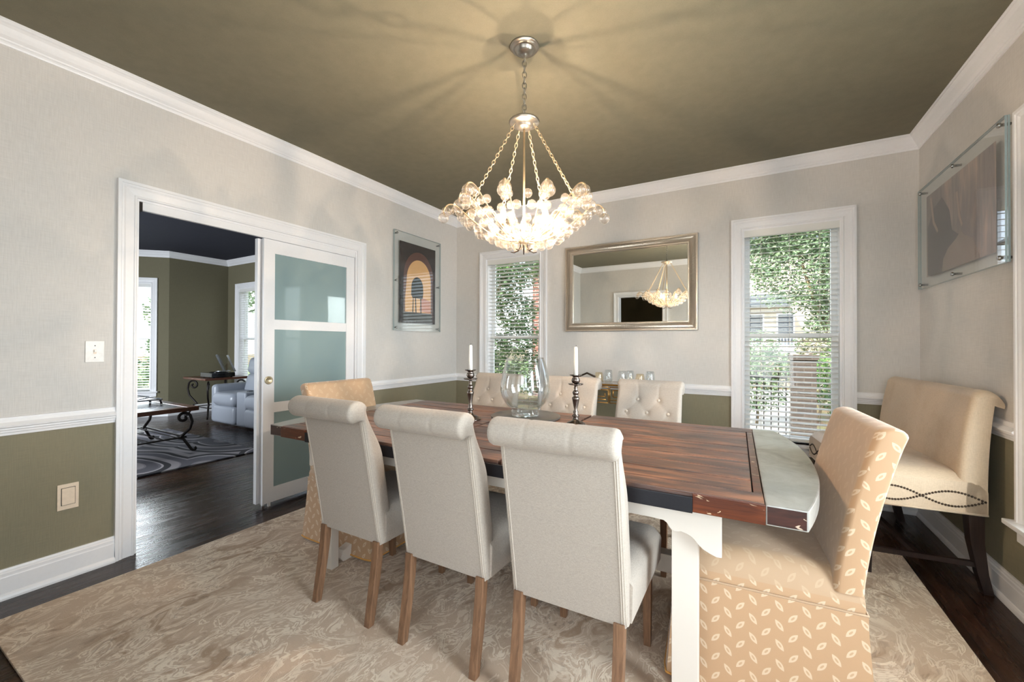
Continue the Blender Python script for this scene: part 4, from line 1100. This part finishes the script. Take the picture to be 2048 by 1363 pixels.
for lobe in range(5):
    for k in range(40):
        s = (k % 20)/20; top = k < 20
        x = -BL+.02+(2*BL-.04)*(lobe+s)/5; z = .460+(.034 if top else -.034)*sin(pi*s)
        nails.append((Vector((x, BD+.001, z)), Vector((0, 1, 0))))
def nail_bm(bm, c, nrm, r=.0058):
    M = Matrix.Translation(c) @ nrm.to_track_quat('Z', 'Y').to_matrix().to_4x4()
    vs0 = set(bm.verts); lathe(bm, [(0, r*.75), (r*.6, r*.55), (r, 0), (r*.9, -.002)], 8)
    new = [v for v in bm.verts if v not in vs0]; bmesh.ops.transform(bm, matrix=M, verts=new)
bm = BM(); nail_bm(bm, Vector((0, 0, 0)), Vector((0, 0, 1))); 
for f in bm.faces: f.smooth = True
nme = bpy.data.meshes.new('nailhead'); bm.to_mesh(nme); bm.free(); nme.materials.append(MATS['dark_bronze'])
# near end first: those show largest
nails.sort(key=lambda q: (0 if q[1].x < -.5 else (1 if q[1].y > .5 else 2), -q[0].x if q[1].y > .5 else 0))
for c, nrm in nails[:100]:
    o = bpy.data.objects.new('nailhead', nme); C.objects.link(o); o.parent = bt; o.location = c; o.rotation_euler = nrm.to_track_quat('Z', 'Y').to_euler()
bm = BM()
for c, nrm in nails[100:]: nail_bm(bm, c, nrm)
tag(mesh('nailhead_trim', bm, 'dark_bronze', parent=bt, smooth=True), kind='stuff')
def bleg(x, y, dx, dy):
    bm = BM(); rg = []
    for z, h, s in ((0, .019, 1), (.10, .021, .55), (.25, .026, .12), (.40, .030, 0)):
        rg.append([bm.verts.new((x+dx*s+a*h, y+dy*s+b*h, z)) for a, b in ((-1, -1), (1, -1), (1, 1), (-1, 1))])
    for A, B in zip(rg, rg[1:]):
        for k in range(4): bm.faces.new((A[k], A[(k+1) % 4], B[(k+1) % 4], B[k]))
    bm.faces.new(rg[0][::-1]); bm.faces.new(rg[-1]); mesh('leg', bm, 'espresso', parent=bt, bevel=.002)
for sx in (-1, 1):
    bleg(sx*(BL-.045), BD-.045, 0, .0); bleg(sx*(BL-.045), -BD+.055, 0, -.050)
bm = BM()
for sx in (-1, 1): box(bm, sx*(BL-.045)-.012, sx*(BL-.045)+.012, -BD+.05, BD-.05, .125, .150)
box(bm, -BL+.05, BL-.05, -.012, .012, .125, .150); mesh('stretcher', bm, 'espresso', parent=bt)

# ------------------------------------------------------------------ bar cart and glasses
ct = thing('bar_cart', 'brass bar cart with fretwork sides behind the far row of tufted chairs', 'bar cart', (2.10, -.26, 0))
CX, CY, CZ = .42, .17, .865
bm = BM()
for sx in (-1, 1):
    for sy in (-1, 1): tube(bm, [(sx*CX, sy*CY, .05), (sx*CX, sy*CY, CZ)], .010, 10)
for z in (.10, .46, CZ-.006):
    for sy in (-1, 1): tube(bm, [(-CX, sy*CY, z), (CX, sy*CY, z)], .009, 10)
    for sx in (-1, 1): tube(bm, [(sx*CX, -CY, z), (sx*CX, CY, z)], .009, 10)
mesh('frame', bm, 'brass', parent=ct)
bm = BM(); yk = -CY
for k in range(5):
    x0 = -CX+.02+k*.164; x1 = x0+.15
    for a, b in (((x0, .84), (x1, .84)), ((x0, .70), (x1, .70)), ((x0, .84), (x0, .70)), ((x1, .84), (x1, .70)), ((x0+.03, .815), (x1, .815)), ((x0+.03, .815), (x0+.03, .755)), ((x0+.03, .755), (x1-.03, .755)), ((x1-.03, .755), (x1-.03, .785)), ((x0, .728), (x1-.02, .728))):
        tube(bm, [(a[0], yk, a[1]), (b[0], yk, b[1])], .0045, 6)
mesh('fretwork', bm, 'brass', parent=ct)
for z in (.10, .46, CZ-.006):
    bm = BM(); box(bm, -CX, CX, -CY, CY, z+.003, z+.009); mesh('glass_shelf', bm, 'clear_glass', parent=ct)
bm = BM(); tube(bm, [(-CX+.04, -CY, CZ-.01), (-CX+.06, -CY+.01, CZ+.06), (-CX+.13, -CY+.02, CZ+.092), (-CX+.21, -CY+.01, CZ+.062)], .009, 8); mesh('push_handle', bm, 'dark_bronze', parent=ct)
for sx in (-1, 1):
    for sy in (-1, 1):
        bm = BM(); tube(bm, [(sx*CX-.008, sy*CY, .026), (sx*CX+.008, sy*CY, .026)], .026, 16); mesh('caster', bm, 'gloss_black', parent=ct)
def tumbler_mesh(mat, h=.115, liquid=False):
    bm = BM(); k = h/.115
    lathe(bm, [(0, .002), (.028, 0), (.036, .008*k), (.041, .030*k), (.041, .055*k), (.036, .090*k), (.0315, .115*k), (.0300, .115*k), (.0345, .090*k), (.0395, .055*k), (.039, .030*k), (.034, .012*k), (0, .009)], 28)
    for f in bm.faces: f.smooth = True
    me = bpy.data.meshes.new('stemless_glass'); bm.to_mesh(me); bm.free(); me.materials.append(MATS[mat]); return me
g1m, g2m = tumbler_mesh('clear_glass'), tumbler_mesh('amber_glass', .095)
spots = [(1.900, -.34, g2m, 'short amber-tinted tumbler at the left end of the bar cart glasses'), (1.965, -.26, g1m, 'clear stemless glass just right of the left amber tumbler on the cart'),
         (2.115, -.34, g1m, 'clear stemless glass, left one of the middle pair on the cart'), (2.165, -.27, g1m, 'clear stemless glass, right one of the middle pair on the cart'),
         (2.275, -.36, g2m, 'short amber-tinted tumbler behind the right tufted chair on the cart'), (2.345, -.28, g1m, 'clear stemless glass at the right end of the bar cart glasses')]
for x, y, me, lb in spots:
    o = bpy.data.objects.new('stemless_glass', me); C.objects.link(o); o.location = (x, y, CZ+.0035); tag(o, lb, 'glass', 'stemless glasses on the bar cart')

# ------------------------------------------------------------------ living room
bm = BM(); box(bm, -4.0, -1.69, -4.0, -1.385, .0005, .014)
tag(mesh('area_rug', bm, 'living_rug_pile', bevel=.004), 'grey and charcoal swirl-patterned rug in the living room under the coffee table', 'rug')
def scroll(bm, P0, P1, turns=1.25, r0=.075, w=.011):
    pass
def spiral(c, r0, r1, a0, a1, n_=20): return [(c[0]+(r0+(r1-r0)*i/n_)*cos(R(a0+(a1-a0)*i/n_)), c[1]+(r0+(r1-r0)*i/n_)*sin(R(a0+(a1-a0)*i/n_))) for i in range(n_+1)]
def scroll_leg(h, reach, out):
    """2D (u outward, z) scroll leg from beneath the top down to a curled foot"""
    k = h/.46
    pts = spiral((-.02, h-.075*k), .012*k, .062*k, 420, 20, 26)
    pts += [(.055*k, h-.12*k), (.035*k, h-.20*k), (-.03*k, h-.27*k), (-.06*k, h-.30*k), (-.02*k, .15*k), (.02*k, .08*k), (.045*k, .035*k)]
    pts += spiral((.072*k, .036*k), .022*k, .010*k, 215, 420, 8)
    return pts
ctb = thing('coffee_table', 'low coffee table with slate inset top and curled iron legs in the living room', 'coffee table', (-2.80, -2.42, .0145))
hx, hy = .56, .66; zt = .50
bm = BM(); bw = .11
box(bm, -hx, hx, -hy, -hy+bw, zt-.045, zt); box(bm, -hx, hx, hy-bw, hy, zt-.045, zt); box(bm, -hx, -hx+bw, -hy+bw, hy-bw, zt-.045, zt); box(bm, hx-bw, hx, -hy+bw, hy-bw, zt-.045, zt)
mesh('wooden_border', bm, 'end_table_wood', parent=ctb, bevel=.006)
bm = BM(); box(bm, -hx+bw, hx-bw, -hy+bw, hy-bw, zt-.03, zt-.003); mesh('slate_inset', bm, 'slate_inset', parent=ctb)
def scroll_on(parent, x, y, ang, h, r=.013):
    bm = BM(); pts = [(x+u*cos(ang), y+u*sin(ang), z) for u, z in scroll_leg(h, 0, 0)]
    tube(bm, pts, r, 8); mesh('leg', bm, 'wrought_iron', parent=parent, smooth=True)
for sx in (-1, 1):
    for sy in (-1, 1): scroll_on(ctb, sx*(hx-.06), sy*(hy-.10), math.atan2(sy*.5, sx*.25), zt-.045, .015)
bm = BM()
box(bm, -hx+.04, hx-.04, -hy+.10, -hy+.12, .165, .18); box(bm, -hx+.04, hx-.04, hy-.12, hy-.10, .165, .18); box(bm, -hx+.04, -hx+.06, -hy+.1, hy-.1, .165, .18); box(bm, hx-.06, hx-.04, -hy+.1, hy-.1, .165, .18)
for k in range(9):
    y = -hy+.18+k*.12; tube(bm, [(-hx+.05, y, .172), (hx-.05, y, .172)], .005, 6)
mesh('lattice_shelf', bm, 'wrought_iron', parent=ctb)
tr_ = thing('serving_tray', 'footed silver tray resting on the slate-topped coffee table', 'tray', (-2.92, -2.12, .018+zt))
bm = BM(); box(bm, -.16, .16, -.22, .22, .045, .062); mesh('tray_plate', bm, 'silver_tray', parent=tr_, bevel=.005)
for sx in (-1, 1):
    for sy in (-1, 1):
        bm = BM(); tube(bm, [(sx*.14, sy*.2, .05), (sx*.145, sy*.205, .025), (sx*.15, sy*.21, 0)], [.012, .009, .013], 10); mesh('tray_foot', bm, 'wrought_iron', parent=tr_)
for s in (-1, 1):
    bm = BM(); tube(bm, [(s*.15, -.2, .062), (s*.15, -.1, .085), (s*.15, 0, .07), (s*.15, .1, .085), (s*.15, .2, .062)], .006, 8); mesh('tray_rail', bm, 'silver_tray', parent=tr_)
# side table in the corner
stb = thing('side_table', 'wooden side table with large curled iron legs in the living room corner', 'side table', (-4.62, -.48, 0))
bm = BM(); box(bm, -.37, .37, -.34, .32, .625, .66); mesh('table_top', bm, 'end_table_wood', parent=stb, bevel=.006)
for sx in (-1, 1):
    for sy in (-1, 1): scroll_on(stb, sx*.26, sy*.25, math.atan2(sy*.35, sx*.6), .625, .014)
bm = BM(); tube(bm, [(-.22, -.22, .17), (.22, -.22, .17), (.22, .22, .17), (-.22, .22, .17)], .008, 6, closed=True); mesh('lower_ring', bm, 'wrought_iron', parent=stb)
rp = thing('record_player', 'black record player with its clear lid raised on the corner side table', 'record player', (-4.42, -.55, .66))
bm = BM(); box(bm, -.20, .17, -.18, .16, .012, .080); mesh('plinth', bm, 'gloss_black', parent=rp, bevel=.004)
bm = BM(); lathe(bm, [(0, .080), (.125, .080), (.130, .086), (.125, .092), (0, .092)], 36); mesh('platter', bm, 'gloss_black', parent=rp)
bm = BM(); tube(bm, [(.14, .10, .08), (.14, .10, .11), (.13, .02, .108), (.08, -.09, .100)], .005, 8); mesh('tone_arm', bm, 'silver_tray', parent=rp)
LT = Matrix.Translation((0, .15, .085)) @ Matrix.Rotation(R(-66), 4, 'X')
bm = BM(); box(bm, -.19, .16, -.30, 0, .024, .027, M=LT); mesh('lid', bm, 'clear_glass', parent=rp)
for x in (-.194, .160):
    bm = BM(); box(bm, x, x+.010, -.30, 0, 0.0, .027, M=LT); mesh('lid_side', bm, 'silver_tray', parent=rp)
for sx in (-1, 1):
    for sy in (-1, 1):
        bm = BM(); lathe(bm, [(0, 0), (.016, 0), (.018, .006), (.014, .013), (0, .013)], 14, (sx*.15-.015, sy*.13-.01, 0)); mesh('foot', bm, 'gloss_black', parent=rp)
# reclining sofa
so = thing('reclining_sofa', 'pale grey leather reclining sofa with centre console in the living room', 'sofa', (-3.08, -.53, 0))
def soft_box(nm, x0, x1, y0, y1, z0, z1, rad=.06, mat='leather_white', M=None):
    bm = BM(); box(bm, x0, x1, y0, y1, z0, z1, M=M)
    o = mesh(nm, bm, mat, parent=so); md = o.modifiers.new('round', 'BEVEL'); md.width = rad; md.segments = 5; md.limit_method = 'ANGLE'; md.harden_normals = False
    for p in o.data.polygons: p.use_smooth = True
    return o
soft_box('armrest', -.865, -.725, -.36, .26, .03, .60, .06); soft_box('armrest', .725, .865, -.36, .26, .03, .60, .06)
for x0, x1 in ((-.73, -.12), (.12, .73)):
    soft_box('seat_cushion', x0+.01, x1-.01, -.42, .08, .30, .50, .085)
    soft_box('footrest', x0+.01, x1-.01, -.40, -.30, .05, .31, .05)
    Mb = Matrix.Translation((0, .0, .42)) @ Matrix.Rotation(R(-12), 4, 'X')
    soft_box('back_cushion', x0+.01, x1-.01, 0, .20, 0, .36, .09, M=Mb)
    soft_box('headrest', x0+.02, x1-.02, -.02, .17, .33, .60, .08, M=Mb)
soft_box('console', -.12, .12, -.37, .30, .05, .53, .03)
bm = BM()
for y in (-.24, -.12): lathe(bm, [(.042, .531), (.042, .537), (.036, .537), (.034, .531)], 20, (0, y, 0))
mesh('cup_holder', bm, 'gloss_black', parent=so)
soft_box('base', -.72, .72, -.30, .30, .02, .30, .02)

# ------------------------------------------------------------------ outdoors
GZ = -.45
bm = BM(); box(bm, -60, 60, T+.02, 90, GZ-.2, GZ); box(bm, -60, -6.9, -40, T+.02, GZ-.2, GZ); box(bm, W+T+.02, 60, -40, T+.02, GZ-.2, GZ); tag(mesh('ground', bm, 'mulch_ground'), kind='structure')
bm = BM(); prism(bm, [(2.0, 3.4), (3.55, 3.2), (4.3, 8.0), (4.6, 14), (2.4, 14), (1.8, 7.5)], 2, GZ, GZ+.03); tag(mesh('driveway', bm, 'concrete'), kind='structure')
bm = BM(); prism(bm, [(-30, 1.0), (-4.5, 1.0), (-4.5, 30), (-30, 30)], 2, GZ, GZ+.02); tag(mesh('lawn', bm, 'lawn'), kind='structure')
def foliage_mesh(blobs, n_, size, seed):
    rr = random.Random(seed); bm = BM(); tot = sum(b[3]**2 for b in blobs)
    for bx_, by_, bz_, br_ in blobs:
        for _ in range(int(n_*br_**2/tot)):
            d = Vector((rr.gauss(0, 1), rr.gauss(0, 1), rr.gauss(0, 1))).normalized()*br_*(rr.uniform(.55, 1.02))
            c = Vector((bx_, by_, bz_))+Vector((d.x, d.y, d.z*.85)); a = Vector((rr.gauss(0, 1), rr.gauss(0, 1), rr.gauss(0, .6))).normalized(); b = a.orthogonal().normalized(); b = (Matrix.Rotation(rr.uniform(0, 6.28), 3, a) @ b)
            s = size*rr.uniform(.6, 1.25); v = [bm.verts.new(c+q) for q in (-a*s, b*s*.42, a*s, -b*s*.42)]; bm.faces.new(v)
    return bm
def tree(label, x, y, trunk_h, trunk_r, blobs, n_, size, mat, seed, name='garden_tree', cat='tree', group=None, base=GZ):
    t = thing(name, label, cat, (x, y, base), 0, group)
    mesh('foliage', foliage_mesh(blobs, n_, size, seed), mat, parent=t)
    bm = BM(); rr = random.Random(seed); tube(bm, [(0, 0, -.05), (.04, .02, trunk_h*.5), (.02, .05, trunk_h)], [trunk_r, trunk_r*.85, trunk_r*.6], 10)
    for q in blobs[:5]: tube(bm, [(.02, .05, trunk_h*.7), (q[0]*.5, q[1]*.5, (trunk_h*.7+q[2])/2), (q[0]*.9, q[1]*.9, q[2])], [trunk_r*.4, trunk_r*.25, trunk_r*.1], 6)
    mesh('trunk', bm, 'bark', parent=t)
tree('large leafy green tree seen through the right-hand back window', 5.0, 9.6, 2.6, .16, [(-.6, 0, 3.6, 1.3), (.5, .2, 3.0, 1.2), (-.2, .3, 4.9, 1.4), (-1.0, .1, 5.2, 1.2), (.9, -.2, 4.2, 1.3), (.3, 0, 2.1, .9), (-.9, .3, 6.2, 1.2), (.6, 0, 5.9, 1.3), (-1.5, .4, 4.1, .7), (-1.5, .2, 5.0, .8), (1.2, .3, 2.4, .8), (-.2, .5, 1.6, .6)], 40000, .056, 'leaves_light', 11)
tree('tall dark green tree seen through the left half of the narrow back window', -2.30, 4.0, 3.4, .13, [(-.2, .5, 3.3, 1.0), (.6, .6, 3.7, .9), (-.6, .8, 4.4, 1.1), (.3, 1.2, 4.9, 1.0), (-1.0, .9, 2.6, .7), (.2, 1.2, 2.5, .6), (-.7, 1.4, 1.5, .6), (-1.0, 1.7, .8, .8), (.35, 1.9, .9, .7), (.1, 1.6, 1.8, .6)], 24000, .055, 'leaves_dark', 12)
tree('small light green tree in front of the brick house at the narrow window', -1.05, 7.0, 1.7, .05, [(.1, 0, 2.75, .38), (-.25, .1, 3.15, .36), (-.2, .2, 1.25, .40), (.25, .2, .8, .35)], 2400, .05, 'leaves_light', 13)
for i, (x, y, lb) in enumerate([(3.25, 5.75, 'pale leafy shrub left of the tan brick pillar outside'), (4.45, 7.1, 'tall leafy shrub directly behind the tan brick pillar outside'), (4.75, 5.2, 'dense green shrub right of the tan brick pillar outside'), (2.1, 7.3, 'low leafy shrub by the iron fence outside')]):
    tree(lb, x, y, .5, .03, [(0, 0, .75, .55), (.25, .1, 1.25, .46), (-.3, .05, 1.2, .46), (.05, .1, 1.65, .42)], 4600, .042, ['leaves_light', 'leaves_pink', 'leaves_dark', 'leaves_light'][i], 20+i, 'garden_shrub', 'shrub', 'shrubs outside the back windows')
tree('bright leafy tree outside the living room side window', -11.0, 6.0, 2.0, .14, [(0, 0, 2.6, 1.4), (1.2, 1.0, 3.2, 1.4), (-1.3, -.3, 3.4, 1.5), (.4, .6, 4.6, 1.5), (1.6, .4, 1.6, 1.0)], 6000, .13, 'leaves_light', 31)
tree('pale leafy tree outside the angled bay window', -12.6, 2.0, 1.8, .12, [(0, 0, 1.2, .9), (-1.0, .5, 2.7, 1.0), (1.2, .9, 3.2, .8), (.1, -.9, .4, .8)], 2600, .10, 'leaves_light', 32)
# wooden gate post / brick pillar and fence seen through the right back window
bp = thing('brick_pillar', 'tan brick pillar beside the iron fence outside the right back window', 'pillar', (3.93, 4.6, GZ))
bm = BM(); box(bm, -.17, .17, -.17, .17, 0, 1.42); mesh('shaft', bm, 'brick_tan', parent=bp); bm = BM(); box(bm, -.20, .20, -.20, .20, 1.42, 1.50); mesh('cap', bm, 'brick_tan', parent=bp)
fn = thing('iron_fence', 'black iron picket fence outside the right back window', 'fence', (3.05, 4.95, GZ))
for z, nm in ((.15, 'fence_rail'), (1.05, 'fence_rail')):
    bm = BM(); box(bm, -1.2, .68, -.012, .012, z, z+.03); mesh(nm, bm, 'gloss_black', parent=fn)
for k in range(17):
    bm = BM(); x = -1.18+k*.115; box(bm, x-.008, x+.008, -.008, .008, 0, 1.2); mesh('picket', bm, 'gloss_black', parent=fn)
# neighbouring houses
hs = thing('neighbour_house', 'cream house with slate porch roof and white balcony beyond the trees', 'house', (3.6, 15.0, GZ))
bm = BM(); box(bm, -2.6, 3.4, 0, 4.0, 0, 5.4); mesh('house_wall', bm, 'siding', parent=hs)
bm = BM(); prism(bm, [(-.75, 3.15), (-.35, 3.55), (.55, 3.55), (.95, 3.15)], 1, -1.0, 0); mesh('porch_roof', bm, 'roof_slate', parent=hs)
bm = BM(); prism(bm, [(-2.9, 5.4), (3.7, 5.4), (.4, 7.4)], 1, -.2, 4.2); mesh('roof', bm, 'roof_slate', parent=hs)
bm = BM(); box(bm, -.9, 1.1, -1.0, 0, 1.35, 1.47); mesh('balcony_floor', bm, 'trim_white', parent=hs)
bm = BM(); box(bm, -.9, 1.1, -1.0, -.95, 2.0, 2.06)
for k in range(21): box(bm, -.9+k*.098, -.88+k*.098, -.99, -.96, 1.45, 2.0)
mesh('balcony_railing', bm, 'trim_white', parent=hs)
for x in (-.2, .8):
    bm = BM(); box(bm, x-.3, x+.3, -.03, .02, 1.6, 2.9); w_ = mesh('house_window', bm, 'trim_white', parent=hs); bm = BM(); box(bm, x-.24, x+.24, -.04, -.03, 1.66, 2.84); mesh('house_pane', bm, 'roof_slate', parent=w_)
hb = thing('brick_house', 'red brick house seen through the right half of the narrow back window', 'house', (-2.95, 7.9, GZ))
bm = BM(); box(bm, 0, 2.4, 0, 3, 0, 4.2); mesh('house_wall', bm, 'brick_red', parent=hb)
bm = BM(); box(bm, -.12, 0, -.05, 0.05, 0, 3.1); mesh('corner_board', bm, 'trim_white', parent=hb)
bm = BM(); prism(bm, [(-.3, 4.2), (2.7, 4.2), (1.2, 5.4)], 1, -.2, 3.2); mesh('roof', bm, 'roof_slate', parent=hb)
